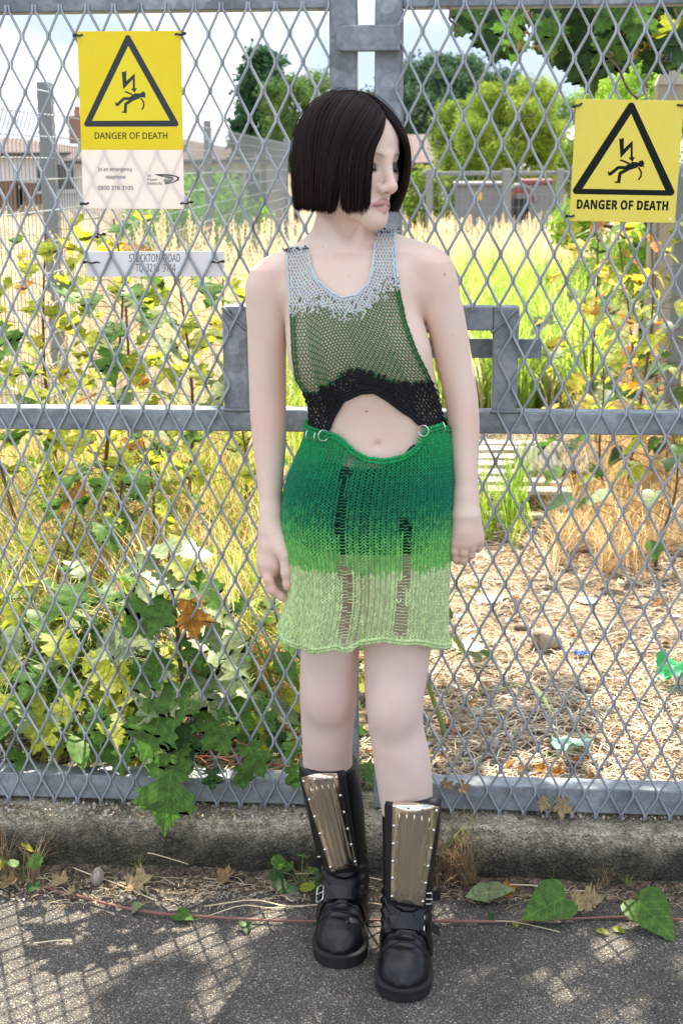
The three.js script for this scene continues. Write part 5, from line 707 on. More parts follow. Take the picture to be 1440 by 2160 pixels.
// ---------------------------------------------------------------- engineer boots with riveted steel shin plates
{
  const leather = (() => { const n = pnoise(90, 71), n2 = pnoise(12, 72), b = tex(256, 256, (x, y) => .6 * n(x / 256, y / 256) + .4 * n2(x / 256, y / 256), false, 9); return phys({ color: col(.006, .0065, .008), roughness: .33, specularIntensity: .7, bumpMap: b, bumpScale: .0004, clearcoat: .15, clearcoatRoughness: .35 }); })();
  const rubber = std({ color: col(.012, .012, .012), roughness: .7 }), pad = std({ color: col(.008, .008, .010), roughness: .55 });
  const scr = (() => { const n = pnoise(6, 73), n2 = pnoise(64, 74), n3 = pnoise(18, 75); return tex(256, 256, (x, y) =>   .05 + .08 * n(x / 256, y / 256) * n3(x / 256, y / 256) + .05 * n2(x / 256, y / 256), false); })();
  const tar = (() => { const n = pnoise(9, 76), n3 = pnoise(26, 77); return tex(256, 256, (x, y) => { const t = .78 + .10 * (n(x / 256, y / 256) - .5); return [t * 1.20, t * 1.13, t * 1.02]; }); })();
  const dent = (() => { const n = pnoise(5, 78), n2 = pnoise(11, 79); return tex(256, 256, (x, y) => .7 * n(x / 256, y / 512) + .3 * n2(x / 256, y / 256), false); })();
  const steel = std({ color: col(.95, .83, .67), roughness: .17, metalness: 1, bumpMap: dent, bumpScale: .0003 }), chrome = std({ color: col(.78, .77, .74), metalness: 1, roughness: .2 });
  const seamM = std({ color: col(.014, .014, .016), roughness: .6 });
  const W = poly([[-.092, 0], [-.088, .016], [-.078, .028], [-.055, .036], [-.01, .036], [.04, .040], [.08, .047], [.115, .0515], [.14, .0505], [.16, .044], [.174, .034], [.183, .020], [.187, 0]]), Hh = poly([[-.092, .05], [-.07, .10], [-.02, .15], [.03, .135], [.06, .112], [.09, .094], [.12, .083], [.145, .076], [.165, .064], [.178, .05], [.187, .034]]);
  const tabW = [], tabH = []; const sm = (f, z, e = .012) => { let s = 0; for (let k = -3; k <= 3; k++) s += f(z + k * e / 3); return s / 7; }; for (let i = 0; i <= 200; i++) { const z = lerp(-.092, .187, i / 200); tabW.push(sm(W, z, .010)); tabH.push(sm(Hh, z)); }
  const footF = (x, y, z) => { const s = clamp((z + .092) / .279) * 200, i = Math.min(199, Math.floor(s)), t = s - i, w = Math.max(.004, lerp(tabW[i], tabW[i + 1], t)), h = lerp(tabH[i], tabH[i + 1], t) - .026, u = Math.abs(x) / w, v = Math.abs(y - .026) / h, k = Math.pow(Math.pow(u, 2.4) + Math.pow(v, 2.1), 1 / 2.2), d = (k - 1) * Math.min(w, h) * .85, e = Math.max(-.092 - z, z - .187); return e > 0 ? Math.sqrt(Math.max(d, 0) ** 2 + e * e) : d; };
  function boot(o, shaft, lean, plate, padq, buckSide, label) {
    const b = thing('tmp', '', ''); scene.remove(b); b.name = 'boot'; b.userData = { label }; person.add(b); used.set('tmp', 0);
    const yT = shaft.y1, ca = Math.cos(o.ry), sa = Math.sin(o.ry);
    const toL = (x, z) => [(x - o.x) * ca - (z - o.z) * sa, (x - o.x) * sa + (z - o.z) * ca], toW = (x, y, z) => V(o.x + x * ca + z * sa, y, o.z - x * sa + z * ca);
    const ankle = (x, y, z) => { const [lx, lz] = toL(x, z); return footF(lx, y, lz); };
    const wr = (x, y, z) => .0026 * Math.sin(y * 260 + 30 * (x - o.x) + 4 * Math.sin(z * 60)) * Math.exp(-((y - .125) ** 2) / .0018);
    const F = (x, y, z) => { let d = smin(ankle(x, y, z), shaft(x, y, z), .03) + wr(x, y, z); return Math.max(d, .022 - y, y - yT); };
    const m = surfaceNets(F, V(o.x - .11, .015, o.z - .14), V(o.x + .11, yT + .01, o.z + .21), .0036), g = new THREE.BufferGeometry(); g.setAttribute('position', new THREE.Float32BufferAttribute(m.pos, 3)); g.setIndex(m.idx); const uv = new Float32Array(m.pos.length / 3 * 2); for (let i = 0; i < uv.length / 2; i++) { uv[2 * i] = m.pos[3 * i] + m.pos[3 * i + 2] * .7; uv[2 * i + 1] = m.pos[3 * i + 1]; } g.setAttribute('uv', new THREE.BufferAttribute(uv, 2)); g.computeVertexNormals(); part('leather_upper', g, leather, b);
    // sole with welt and heel
    const outline = (grow) => { const s = new THREE.Shape(), N = 40; for (let i = 0; i <= N; i++) { const z = lerp(-.092, .187, (1 - Math.cos(i / N * Math.PI)) / 2), w = sm(W, z, .006) + grow * (i === 0 || i === N ? .4 : 1), zz = z + grow * (z - .05) / .14; i ? s.lineTo(w, zz) : s.moveTo(w, zz); } for (let i = N; i >= 0; i--) { const z = lerp(-.092, .187, (1 - Math.cos(i / N * Math.PI)) / 2), w = sm(W, z, .006) + grow * (i === 0 || i === N ? .4 : 1), zz = z + grow * (z - .05) / .14; s.lineTo(-w, zz); } return s; };
    const ex = (grow, y, h) => { const e = new THREE.ExtrudeGeometry(outline(grow), { depth: h, bevelEnabled: true, bevelSize: .002, bevelThickness: .002, bevelSegments: 2, curveSegments: 4 }); e.rotateX(Math.PI / 2); e.scale(1, 1, 1); e.translate(0, y + h, 0); e.rotateY(o.ry); e.translate(o.x, 0, o.z); return uvBox(e); };
    part('sole', ex(.004, .003, .017), rubber, b); part('welt', ex(.0065, .0235, .004), rubber, b);
    // bands that follow the leather
    const ring = (cx, cy, cz, n, a0, a1, off) => { const N = 40, out = [], e1 = V(1, 0, 0), e2 = n.clone().cross(e1).normalize(); for (let k = 0; k <= N; k++) { const a = lerp(a0, a1, k / N), d = e1.clone().multiplyScalar(Math.cos(a)).addScaledVector(e2, Math.sin(a)); let t = .12; for (let q = 0; q < 60; q++) { const p = toW(cx + d.x * t, cy + d.y * t, cz + d.z * t), s = F(p.x, Math.max(p.y, .026), p.z) - off; if (Math.abs(s) < .0002) break; t -= clamp(s * .7, -.02, .02); if (t < .005) break; } out.push(toW(cx + d.x * t, cy + d.y * t, cz + d.z * t)); } return out; };
    const band = (name, cx, cy, cz, n, w, a0, a1) => { const rows = [[-.5, .0006], [-.5, .0030], [-.38, .0040], [.38, .0040], [.5, .0030], [.5, .0006]].map(([t, off]) => ring(cx + n.x * t * w, cy + n.y * t * w, cz + n.z * t * w, n, a0, a1, off)); const mb = new MB(); mb.grid(40, 5, (u, v, i, j) => rows[j][i], null, (u, v) => [u * .2, v * .02]); const ge = mb.geo(); part(name, toCreasedNormals(ge, .9), leather, b); return rows[2]; };
    const n1 = V(0, -.50, .86).normalize(), path = band('instep_strap', 0, .060, .048, n1, .027, -.25 * Math.PI, 1.25 * Math.PI);
    const seam = (cx, cy, cz, n, a0, a1, rad = .0011) => { const mb = new MB(); mb.tube(ring(cx, cy, cz, n, a0, a1, .0004), rad, 6); part('seam', mb.geo(), seamM, b); };
    seam(0, .040, .108, V(0, -.10, .99).normalize(), -.05 * Math.PI, 1.05 * Math.PI); seam(0, .045, .080, V(0, -.25, .96).normalize(), -.05 * Math.PI, 1.05 * Math.PI, .0013); seam(0, .078, .026, V(0, -.72, .69).normalize(), .12 * Math.PI, .88 * Math.PI, .0013);
    // buckles
    const buckle = (p, q, up, w, h) => { const grp = new MB(), x = q.clone().sub(p).normalize(), y = up.clone().addScaledVector(x, -up.dot(x)).normalize(), nn = x.clone().cross(y); const at = (a, c, o2) => p.clone().addScaledVector(x, a).addScaledVector(y, c).addScaledVector(nn, o2); const c = []; for (let k = 0; k <= 32; k++) { const a = k / 32 * 2 * Math.PI, s = (v) => Math.sign(v) * Math.pow(Math.abs(v), .35); c.push(at(s(Math.cos(a)) * w / 2, s(Math.sin(a)) * h / 2, .006)); } grp.tube(c, .0017, 6); grp.tube([at(-w / 2, 0, .007), at(w / 2, 0, .0085)], .0013, 6); part('buckle', grp.geo(), chrome, b); };
    const iB = buckSide > 0 ? 12 : 28, A = path[iB], B2 = path[iB + (buckSide > 0 ? -1 : 1)]; buckle(A, B2, n1.clone().applyAxisAngle(V(0, 1, 0), o.ry), .022, .037);
    const eA = buckSide > 0 ? path[8] : path[32]; const tab = new MB(); tab.grid(4, 1, (u, v) => A.clone().lerp(eA, .2 + u * .9).add(V(buckSide * (.006 + .012 * u), .002, .004)).addScaledVector(n1, (v - .5) * .022), null, (u, v) => [u, v]); part('strap_end', tab.geo(), leather, b);
    // shin pad and plate, bent round the front of the shaft
    const S = (x, y, z) => shaft(x, y, z);
    const bil = (q, u, v) => [lerp(lerp(q[0][0], q[1][0], u), lerp(q[3][0], q[2][0], u), v), lerp(lerp(q[0][1], q[1][1], u), lerp(q[3][1], q[2][1], u), v)];
    const sheet = (q, N, Mv, off, prof, bow) => { const f = (u, v, extra) => { let [px, py] = bil(q, u, v); py -= bow * Math.sin(u * Math.PI) * (1 - v) ; return hit(px, py, S, off + extra) ?? null; }; const mb = new MB(); mb.grid(N, Mv, (u, v) => { const e = Math.min(u, 1 - u, v * 1.6, (1 - v) * 1.6); return f(u, v, prof(u, v) + .009 * (1 - (2 * u - 1) ** 2) * (q === plate.q ? 1 : .5) - (e < .001 ? .0025 : 0)); }, null, (u, v) => [u * .6, v * .6]); return mb.geo(); };
    const round = (u, v) => 0; 
    part('shin_pad', sheet(padq, 24, 30, .006, round, 6), pad, b);
    const ridges = plate.ridges; const prof = (u, v) => { let k = 0; if (v > .13 && v < .93) for (const c of ridges) { const d = Math.abs(u - c); k = Math.max(k, sstep(.026, .004, d)); } return k * .0036 * sstep(.13, .15, v) * sstep(.93, .91, v); };
    part('shin_plate', sheet(plate.q, 150, 44, .0095, prof, 4), steel, b);
    for (const [u, v] of plate.rivets) { const [px, py] = bil(plate.q, u, v), w = hit(px, py, S, .0092 + .009 * (1 - (2 * u - 1) ** 2)); if (!w) continue; const sp = new THREE.SphereGeometry(.0038, 12, 8); sp.scale(1, 1, .62); sp.translate(w.x, w.y, w.z + .0004); part('rivet', sp, chrome, b); }
    // upper buckle tab at the side
    const su = hit(plate.side[0], plate.side[1], S, .004); if (su) { buckle(su, su.clone().add(V(buckSide * .01, 0, -.002)), V(0, 1, .1), .014, .026); const tb = new MB(); tb.grid(6, 1, (u, v) => su.clone().add(V(buckSide * (-.004 + .030 * u), (v - .5) * .022 + .004 * Math.sin(u * 3), .003 + .006 * Math.sin(u * 3) - .010 * u)), null, (u, v) => [u, v]); part('strap_end', tb.geo(), leather, b); }
  }
  const riv = []; for (const v of [.045, .24, .42, .60, .77, .955]) { riv.push([.05, v], [.95, v]); } riv.push([.35, .04], [.65, .04]);
  const shL = loft([[1606, 630, 754, .068, .254], [1650, 634, 760, .066, .253], [1720, 650, 768, .062, .252], [1800, 668, 774, .058, .250], [1850, 676, 778, .056, .246], [1890, 674, 776, .055, .248], [1930, 672, 774, .05, .25], [1990, 672, 772, .05, .25]], 2.1);
  const shR = loft([[1672, 806, 930, .068, .354], [1720, 806, 930, .066, .355], [1790, 807, 921, .062, .358], [1850, 808, 914, .058, .362], [1900, 806, 910, .056, .360], [1950, 806, 908, .055, .360], [2000, 808, 908, .05, .36], [2060, 810, 906, .05, .36]], 2.1);
  boot({ x: .018, z: .246, ry: .03 }, shL, 0, { q: [[634, 1640], [711, 1631], [753, 1826], [697, 1839]], rivets: riv, ridges: [.16, .33, .5, .67, .84], side: [674, 1822] }, [[627, 1627], [726, 1612], [757, 1838], [690, 1846]], -1, 'black buckled boot on the leg farther left, its steel shin plate turned aside');
  boot({ x: .158, z: .356, ry: .0 }, shR, 0, { q: [[827, 1692], [926, 1702], [893, 1912], [823, 1900]], rivets: riv, ridges: [.16, .33, .5, .67, .84], side: [902, 1892] }, [[810, 1681], [928, 1686], [902, 1920], [814, 1906]], 1, 'black buckled boot set forward, its steel shin plate facing ahead');
}
// ================================================================ plants, grass and litter
const bladeMat = (tr) => phys({ color: col(1, 1, 1), vertexColors: true, roughness: 1, transmission: tr, thickness: 0, side: THREE.DoubleSide, specularIntensity: .25 });
function tuft(n, h, w, lean, seed, seeds) { const r = rng(seed), b = new MB(); for (let k = 0; k < n; k++) { const a = r() * 6.28, L = h * (.55 + .6 * r()), le = lean * (.3 + r()), x0 = (r() - .5) * .14 * h, z0 = (r() - .5) * .14 * h, ww = w * (.6 + .7 * r()), cx = Math.cos(a), cz = Math.sin(a), t0 = .82 + .3 * r(); let pa, pb; const N = 5; for (let i = 0; i <= N; i++) { const u = i / N, y = L * (u - .28 * le * u * u * u), o = L * le * u * u, q = ww * (1 - u * u * .95) * (seeds ? .5 : 1), c = [t0 * (.75 + .3 * u), t0 * (.75 + .3 * u), t0]; const A = b.v(x0 + cx * o - cz * q, y, z0 + cz * o + cx * q, c), B = b.v(x0 + cx * o + cz * q, y, z0 + cz * o - cx * q, c); if (i) b.q(pa, pb, B, A); pa = A; pb = B; }
    if (seeds) { const u = 1, y = L * (1 - .28 * le), o = L * le; for (let i = 0; i < 9; i++) { const d = -i * .018 * h, px = x0 + cx * (o + d * le * 1.4), pz = z0 + cz * (o + d * le * 1.4), py = y + d, s = (i & 1 ? 1 : -1) * .012 * h, c = [1.05, 1, .9]; const A = b.v(px, py, pz, c), B = b.v(px + s * cz + .004 * cx, py + .012 * h, pz - s * cx, c), C = b.v(px + cx * .008, py + .028 * h, pz + cz * .008, c); b.t(A, B, C); } } }
  return b.geo(); }
const T = { green: [1, 2, 3].map((k) => tuft(16, 1, .0090, .55, 800 + k)), straw: [1, 2, 3].map((k) => tuft(16, 1, .0060, .75, 810 + k)), seed: [1, 2, 3].map((k) => tuft(7, 1, .0050, .35, 820 + k, true)) };
function patch(name, label, kind, n, tone, tr, hgt, where, seed, scaleW = 1) { // where(r) -> [x, z] or null
  const r = rng(seed), by = [[], [], []]; for (let k = 0; k < n; k++) { const q = where(r); if (!q) continue; const m = .75 + .5 * r(), c = pick(r, tone), s = hgt * (.55 + .75 * r()); by[k % 3].push([q[0], gy(q[0], q[1]) - .01, q[1], (r() - .5) * .3, r() * 6.28, (r() - .5) * .3, [s * scaleW, s, s * scaleW], c.map((v) => v * m)]); }
  const mat = bladeMat(tr); if (!by[0].length) return; const g = mergeInst(T[kind], by, mat); g.name = numbered(name); g.userData = { kind: 'stuff', label, category: 'grass' }; scene.add(g);
}
function mergeInst(geos, by, mat) { const grp = new THREE.Group(); by.forEach((l, i) => { if (l.length) inst('tufts', '', '', geos[i], mat, l, grp); }); return grp; }
const inPix = (pts) => (x, y) => { let c = false; for (let i = 0, j = pts.length - 1; i < pts.length; j = i++) if ((pts[i][1] > y) !== (pts[j][1] > y) && x < (pts[j][0] - pts[i][0]) * (y - pts[i][1]) / (pts[j][1] - pts[i][1]) + pts[i][0]) c = !c; return c; };
const zone = (x0, x1, D0, D1) => (r) => { const D = lerp(D0, D1, Math.pow(r(), .8)), px = lerp(x0, x1, r()), z = camera.position.z - D; return [P(px, 800, z).x, z]; };
const STRAW = [[.88, .68, .34], [.80, .58, .24], [.92, .76, .46], [.70, .46, .18]], GREEN = [[.34, .52, .06], [.46, .60, .07], [.24, .40, .05]], GOLD = [[.86, .76, .54], [.80, .67, .43], [.78, .70, .48]];
// left: dry grass with green blades between the saplings
patch('dry_grass', 'golden dry grass behind the left gate leaf', 'straw', 760, STRAW, .42, .44, zone(-120, 640, 3.35, 6.2), 901, 1.1);
patch('green_grass', 'fresh green grass blades among the dry grass on the left', 'green', 420, GREEN, .5, .46, zone(-120, 640, 3.4, 6.5), 902, .9);
patch('tall_dry_grass', 'tall pale seeding grass by the mesh fence', 'seed', 420, GOLD, .35, .88, zone(330, 700, 6.5, 13), 903, .9);
patch('tall_dry_grass', 'pale seeding grass along the far left fence', 'seed', 260, GOLD, .35, .95, zone(-100, 420, 6, 12), 904, .9);
patch('tall_dry_grass', 'pale straw-coloured grass before the electricity cabinets', 'seed', 1300, GOLD, .35, .74, zone(850, 1330, 11, 17), 905, 1);
patch('meadow_grass', 'bright green grass in the strip beyond the pallet', 'green', 1100, [[.42, .60, .10], [.54, .66, .14], [.34, .52, .08], [.46, .62, .09], [.40, .58, .08], [.50, .66, .10], [.74, .68, .34]], .5, .70, zone(915, 1250, 8.0, 12), 906, 1);
patch('green_grass', 'green grass beside her waist behind the lock box', 'green', 120, GREEN, .5, .5, zone(560, 700, 5, 8), 907, 1);
patch('dry_grass', 'golden dry grass under the saplings on the right', 'straw', 420, STRAW, .42, .28, zone(1215, 1600, 6.0, 9.0), 908, 1.1);
patch('dry_grass', 'thin golden grass at the edge of the littered ground', 'straw', 260, STRAW, .42, .24, zone(1160, 1560, 4.8, 6.6), 909, 1.3);
patch('dry_grass', 'far field of pale dry grass behind the fences', 'straw', 1400, GOLD, .35, .48, (r) => { const D = lerp(12, 42, r()); return [P(lerp(-200, 1700, r()), 500, camera.position.z - D).x, camera.position.z - D]; }, 910, 2.2);
patch('green_grass', 'few green blades near the pallet', 'green', 16, GREEN, .5, .34, zone(1010, 1130, 5.2, 6.0), 911, 1);
// ---- straw, chips, stones and leaves on the bare ground
{
  const r = rng(951), sg = [1, 2, 3].map((k) => { const b = new MB(), q = rng(960 + k), c = V(.5, 0, 0), bend = (q() - .5) * .6; b.tube([V(-.5, 0, 0), V(-.17, .03 * q(), bend * .14), V(.17, .05 * q(), bend * .14), V(.5, 0, -.02)], .011, 4); return b.geo(); }), chip = (() => { const g = new THREE.IcosahedronGeometry(.5, 1), p = g.attributes.position; for (let i = 0; i < p.count; i++) { const n = .75 + .5 * vnoise(p.getX(i) * 2.1 + 5, p.getY(i) * 2.1, p.getZ(i) * 2.1); p.setXYZ(i, p.getX(i) * n, p.getY(i) * n * .45, p.getZ(i) * n * .8); } g.computeVertexNormals(); return g; })();
  const straw = std({ color: col(1, 1, 1), roughness: .85 }), where = () => { const z = -.14 - 6.5 * Math.pow(r(), 1.7), w = .8 - z * .36; const x = lerp(-w, w, r()); return [x, z]; };
  const by = [[], [], []]; for (let k = 0; k < 26000; k++) { const [x, z] = where(); if ((x < -.25 && r() < .45) || fbm(x * 1.7 + 3, z * 1.7, 5, 3) > .44 + .3 * r()) continue; const c = pick(r, [[.66, .53, .36], [.76, .65, .48], [.52, .39, .25], [.84, .76, .62], [.38, .27, .17]]), m = .7 + .6 * r(), s = .035 + .085 * r() * r() + .02; by[k % 3].push([x, gy(x, z) + .004 + .016 * r() * r(), z, (r() - .5) * .5, r() * 6.28, (r() - .5) * .45, [s, .10 + .05 * r(), .10 + .06 * r()], c.map((v) => v * m)]); }
  const g = mergeInst(sg, by, straw); g.name = 'straw_litter'; g.userData = { kind: 'stuff', label: 'dry straw and stalks strewn over the ground behind the gate', category: 'straw' }; scene.add(g);
  const ch = []; for (let k = 0; k < 4200; k++) { const [x, z] = where(); const c = pick(r, [[.42, .36, .30], [.55, .50, .44], [.30, .25, .20], [.62, .58, .54], [.36, .24, .16]]), s = .008 + .03 * Math.pow(r(), 3); ch.push([x, gy(x, z) + .002, z, (r() - .5) * .6, r() * 6, (r() - .5) * .6, s, c.map((v) => v * (.7 + .6 * r()))]); }
  inst('gravel_litter', 'small stones and wood chips among the straw behind the gate', 'gravel', chip, straw, ch);
  const lv = []; for (let k = 0; k < 190; k++) { const [x, z] = where(); const c = pick(r, [[1, .9, .8], [1.3, .9, .55], [.8, .65, .5], [1.2, 1.05, .8]]); lv.push([x, gy(x, z) + .012, z, (r() - .5) * .9, r() * 6, (r() - .5) * .9, .022 + .024 * r(), c]); }
  inst('dry_leaf_litter', 'brown and orange dead leaves scattered behind the gate', 'leaves', LG.curled[1], LM.dry, lv);
  // stones one can point to
  const rock = (label, px, py, s, tone, sx = 1, sy = .6, seed = 1, group) => { const g = new THREE.IcosahedronGeometry(.5, 4), p = g.attributes.position; for (let i = 0; i < p.count; i++) { const v = V(p.getX(i), p.getY(i), p.getZ(i)), n = .72 + .42 * fbm(v.x * 2.2 + seed * 7, v.y * 2.2, v.z * 2.2, 3) + .06 * fbm(v.x * 14, v.y * 14, v.z * 14 + seed, 2), f = Math.min(1, .40 / Math.max(.2, Math.abs(v.x * .8 + v.y * .5))); p.setXYZ(i, v.x * n * sx, v.y * n * sy * Math.max(.8, f), v.z * n); } g.computeVertexNormals(); g.rotateY(seed); const q = L(px, py, KERB + .01); g.scale(s, s, s); g.translate(q.x, gy(q.x, q.z) + s * sy * .28, q.z); const o = one('stone', label, 'stone', uvBox(toCreasedNormals(g, .5), 3), std({ color: col(...tone), roughness: .95, bumpMap: galvBump, bumpScale: .004 })); if (group) o.userData.group = group; };
  rock('brown broken stone, biggest in the middle of the littered ground', 1150, 1362, .10, [.34, .27, .20], 1, .75, 2); rock('small dark stone up-left of the biggest brown stone', 1100, 1325, .05, [.24, .19, .14], 1, .6, 3); rock('grey round stone near the gate bottom rail, right of the boots', 1036, 1580, .065, [.36, .31, .26], 1.1, .7, 4); rock('pale flat stone beside the skirt hem on the right', 985, 1366, .10, [.74, .69, .62], 1.2, .22, 5); rock('white flat stone left of the square sign foot, middle right', 1238, 1266, .075, [.78, .73, .68], 1.1, .25, 6); rock('pale stone just right of her left hand', 1032, 1266, .085, [.74, .68, .60], 1.2, .25, 7); rock('dark soil lump behind the pallet, on the right', 1205, 1095, .22, [.20, .15, .10], 1.4, .3, 8); rock('grey stone near the bottom rail under the teal scrap', 1265, 1602, .06, [.40, .37, .34], 1, .5, 9);
}
// ---- pallet, ribbed mat, plastic scraps
{
  const wood = (() => { const n = pnoise(10, 971), n2 = pnoise(70, 972); return tex(256, 256, (x, y) => { const t = .70 + .14 * (n(x / 256, y / 2048) - .5) + .24 * (n2(x / 1024, y / 256) - .5); return [t * 1.03, t * .98, t * .90]; }); })(); const wm = std({ map: wood, roughness: .85 }), a = L(1100, 1060, KERB + .07), t = thing('pallet', 'bleached wooden pallet lying on the ground behind the gate', 'pallet', V(a.x, KERB, a.z), -.02);
  for (let k = 0; k < 7; k++) part('slat', rbox(.86, .018, .092, -.22, .118 + .004 * Math.sin(k * 3), -.02 - k * .172, .003), wm, t); for (const x of [-.60, -.2, .17]) { part('bearer', rbox(.09, .09, 1.15, x, .062, -.53, .004), wm, t); }
  for (let k = 0; k < 3; k++) part('base_board', rbox(.86, .016, .09, -.22, .008, -.02 - k * .52, .003), wm, t);
  const m = new MB(), c0 = L(1126, 1005, KERB + .15); m.grid(60, 26, (u, v) => V(c0.x + .10 + (u - .5) * .36 + .06 * v, KERB + .16 + .012 * Math.sin(u * 60 * .9) + .05 * Math.sin(v * 5) * v - .05 * Math.abs(u - .5), c0.z - .10 - v * .95)); for (let k = 0; k < m.i.length; k += 3) { const q = m.i[k]; m.i[k] = m.i[k + 1]; m.i[k + 1] = q; } one('ribbed_mat', 'dark grey ribbed rubber mat draped over the pallet end', 'mat', m.geo(), std({ color: col(.13, .125, .12), roughness: .9, side: THREE.DoubleSide }));
  const crump = (px, py, s, seed, h) => { const c = L(px, py, KERB + .02), b = new MB(); b.grid(14, 14, (u, v) => V(c.x + (u - .5) * s + .02 * (vnoise(u * 4, v * 4, seed) - .5), gy(c.x, c.z) + .006 + h * Math.pow(fbm(u * 4 + seed, v * 4, seed, 3), 1.2), c.z - (v - .5) * s * .8)); for (let k = 0; k < b.i.length; k += 3) { const q = b.i[k]; b.i[k] = b.i[k + 1]; b.i[k + 1] = q; } return b.geo(); };
  one('plastic_bag', 'crumpled green plastic scrap at the right edge, behind the gate', 'plastic bag', crump(1432, 1442, .12, 3, .10), phys({ color: col(.02, .42, .10), roughness: .35, transmission: .25, thickness: 0, side: THREE.DoubleSide, clearcoat: .5 })); one('plastic_bag', 'torn pale teal plastic sheet near the bottom rail on the right', 'plastic bag', crump(1205, 1572, .10, 5, .05), phys({ color: col(.30, .52, .42), roughness: .4, transmission: .3, thickness: 0, side: THREE.DoubleSide, clearcoat: .4 })); one('plastic_bag', 'small blue plastic shred right of the brown stone', 'plastic bag', crump(1225, 1378, .035, 8, .02), std({ color: col(.05, .16, .55), roughness: .4, side: THREE.DoubleSide }));
  const p0 = thing('fence_post', 'grey square post half hidden in brambles at the right edge', 'post', V(P(1424, 700, -3.7).x, 0, -3.7)); part('shaft', rbox(.07, 1.58, .07, 0, .79, 0, .006), steelG, p0); part('cap', rbox(.08, .012, .08, 0, 1.586, 0, .003), steelG, p0); const mg = new MB(); for (let y = .3; y < 1.55; y += .10) mg.tube([V(.03, y, .03), V(.7, y, .25)], .003, 4, undefined, false); for (let k = 0; k < 10; k++) mg.tube([V(.05 + k * .065, .2, .035 + k * .021), V(.05 + k * .065, 1.55, .035 + k * .021)], .0025, 4, undefined, false); part('mesh_panel', mg.geo(), meshG, p0);
}
// ---- saplings and brambles behind the gate
{
  const g0 = (px, D) => { const z = camera.position.z - D, x = P(px, 900, z).x; return V(x, gy(x, z) - .01, z); };
  const A = [[30, 4.2, 1.05, 26], [120, 4.9, 1.25, 30], [215, 4.4, 1.12, 30], [300, 5.2, 1.28, 30], [395, 4.7, 1.15, 28], [455, 5.6, 1.05, 22], [-30, 5.2, 1.2, 24], [265, 4.0, .62, 14], [90, 3.8, .52, 12], [350, 4.1, .66, 14], [505, 4.6, .72, 16]];
  const what = ['beside the left frame edge', 'below the left end of the street plate', 'left of the dry stalks under the street plate', 'below the middle of the street plate', 'below the right end of the street plate', 'left of the lock box', 'partly cut by the left frame edge', 'low in front, under the middle rail', 'low at the left, under the middle rail', 'low behind the tall foreground sapling', 'by her elbow below the lock box'];
  A.forEach(([px, D, h, n], k) => sapling('sycamore_sapling', 'sunlit yellow-green sapling ' + what[k], 'sapling', g0(px, D), h, Math.round(n * 1.5), .086, k < 7 ? [LM.lime, LM.lime, LM.green, LM.yellow, LM.green, LM.pale, LM.lime, LM.lime, LM.lime, k % 2 ? LM.orange : LM.lime] : [LM.lime, LM.pale, LM.lime, k === 7 ? LM.orange : LM.green, LM.green], LG.maple, 1000 + k, 'saplings behind the left gate leaf', .22, (k % 3 - 1) * .08, .05));
  const B = [[1275, 6.6, 1.28, 26], [1345, 6.0, 1.22, 28], [1400, 6.8, 1.5, 30], [1330, 7.6, 1.4, 26], [1232, 7.2, .95, 16], [1440, 5.4, 1.1, 26], [1305, 5.7, .72, 18]];
  const whatB = ['under the left corner of the square sign', 'under the middle of the square sign', 'beside the grey post at the right edge', 'behind the others under the square sign', 'standing alone in the dry grass right of the lock box', 'lowest at the right edge', 'low in the golden grass above the middle rail'];
  B.forEach(([px, D, h, n], k) => sapling('bramble', 'yellow-leaved bramble ' + whatB[k], 'bramble', g0(px, D), h, n, .10, [LM.lime, LM.yellow, LM.lime, LM.yellow, LM.pale, LM.green, LM.orange], k % 2 ? LG.oval : LG.maple, 1040 + k, 'brambles behind the right gate leaf', .26, (k % 3 - 1) * .12, .05));
  const E = [[1415, 5.0, .55, 30], [1460, 6.0, .9, 34], [1395, 6.3, .6, 26]], whatE = ['at the foot of the right edge', 'climbing at the right frame edge', 'round the grey post foot'];
  E.forEach(([px, D, h, n], k) => sapling('ivy_clump', 'dark glossy ivy ' + whatE[k], 'ivy', g0(px, D), h, n, .085, [LM.deep, LM.green, LM.pale, LM.lime], LG.heart, 1060 + k, 'ivy clumps at the right edge', .30));
  // low broad-leaved weeds close behind the mesh on the left
  const C = [[20, 3.35, .42, 26], [95, 3.25, .36, 24], [170, 3.45, .42, 26], [250, 3.3, .30, 22], [60, 3.55, .32, 20], [140, 3.65, .30, 20], [545, 3.3, .34, 24], [600, 3.4, .40, 24], [520, 3.2, .24, 18], [930, 3.35, .42, 12], [215, 3.5, .34, 20], [-15, 3.2, .30, 24], [70, 3.18, .24, 22], [140, 3.2, .26, 22], [225, 3.17, .20, 18], [270, 3.25, .24, 18]];
  const whatC = ['in the bottom left corner above the rail', 'left of the dead stalks near the rail', 'in front of the dry grass near the rail', 'left of the tall foreground sapling', 'behind the corner clump at the left edge', 'in the middle of the left low weeds', 'left of her knees', 'just beside her knee on the left', 'right of the foreground sapling at rail height', 'half hidden behind her leg on the right', 'behind the foreground sapling on its left', 'at the very left frame edge over the rail', 'lowest of those left of the dead leaf pile', 'hanging above the pile of tan dead leaves', 'just right of the pile of tan dead leaves', 'between the dead leaf pile and the foreground sapling'];
  C.forEach(([px, D, h, n], k) => sapling('broadleaf_weed', 'low green broad-leaved weed ' + whatC[k], 'weed', g0(px, D), h, n, .085, [LM.green, LM.lime, LM.green, LM.pale, LM.lime, LM.green], k % 3 ? LG.maple : LG.oval, 1080 + k, 'low weeds behind the left gate leaf', .20, 0, .06, STEM.green));
}
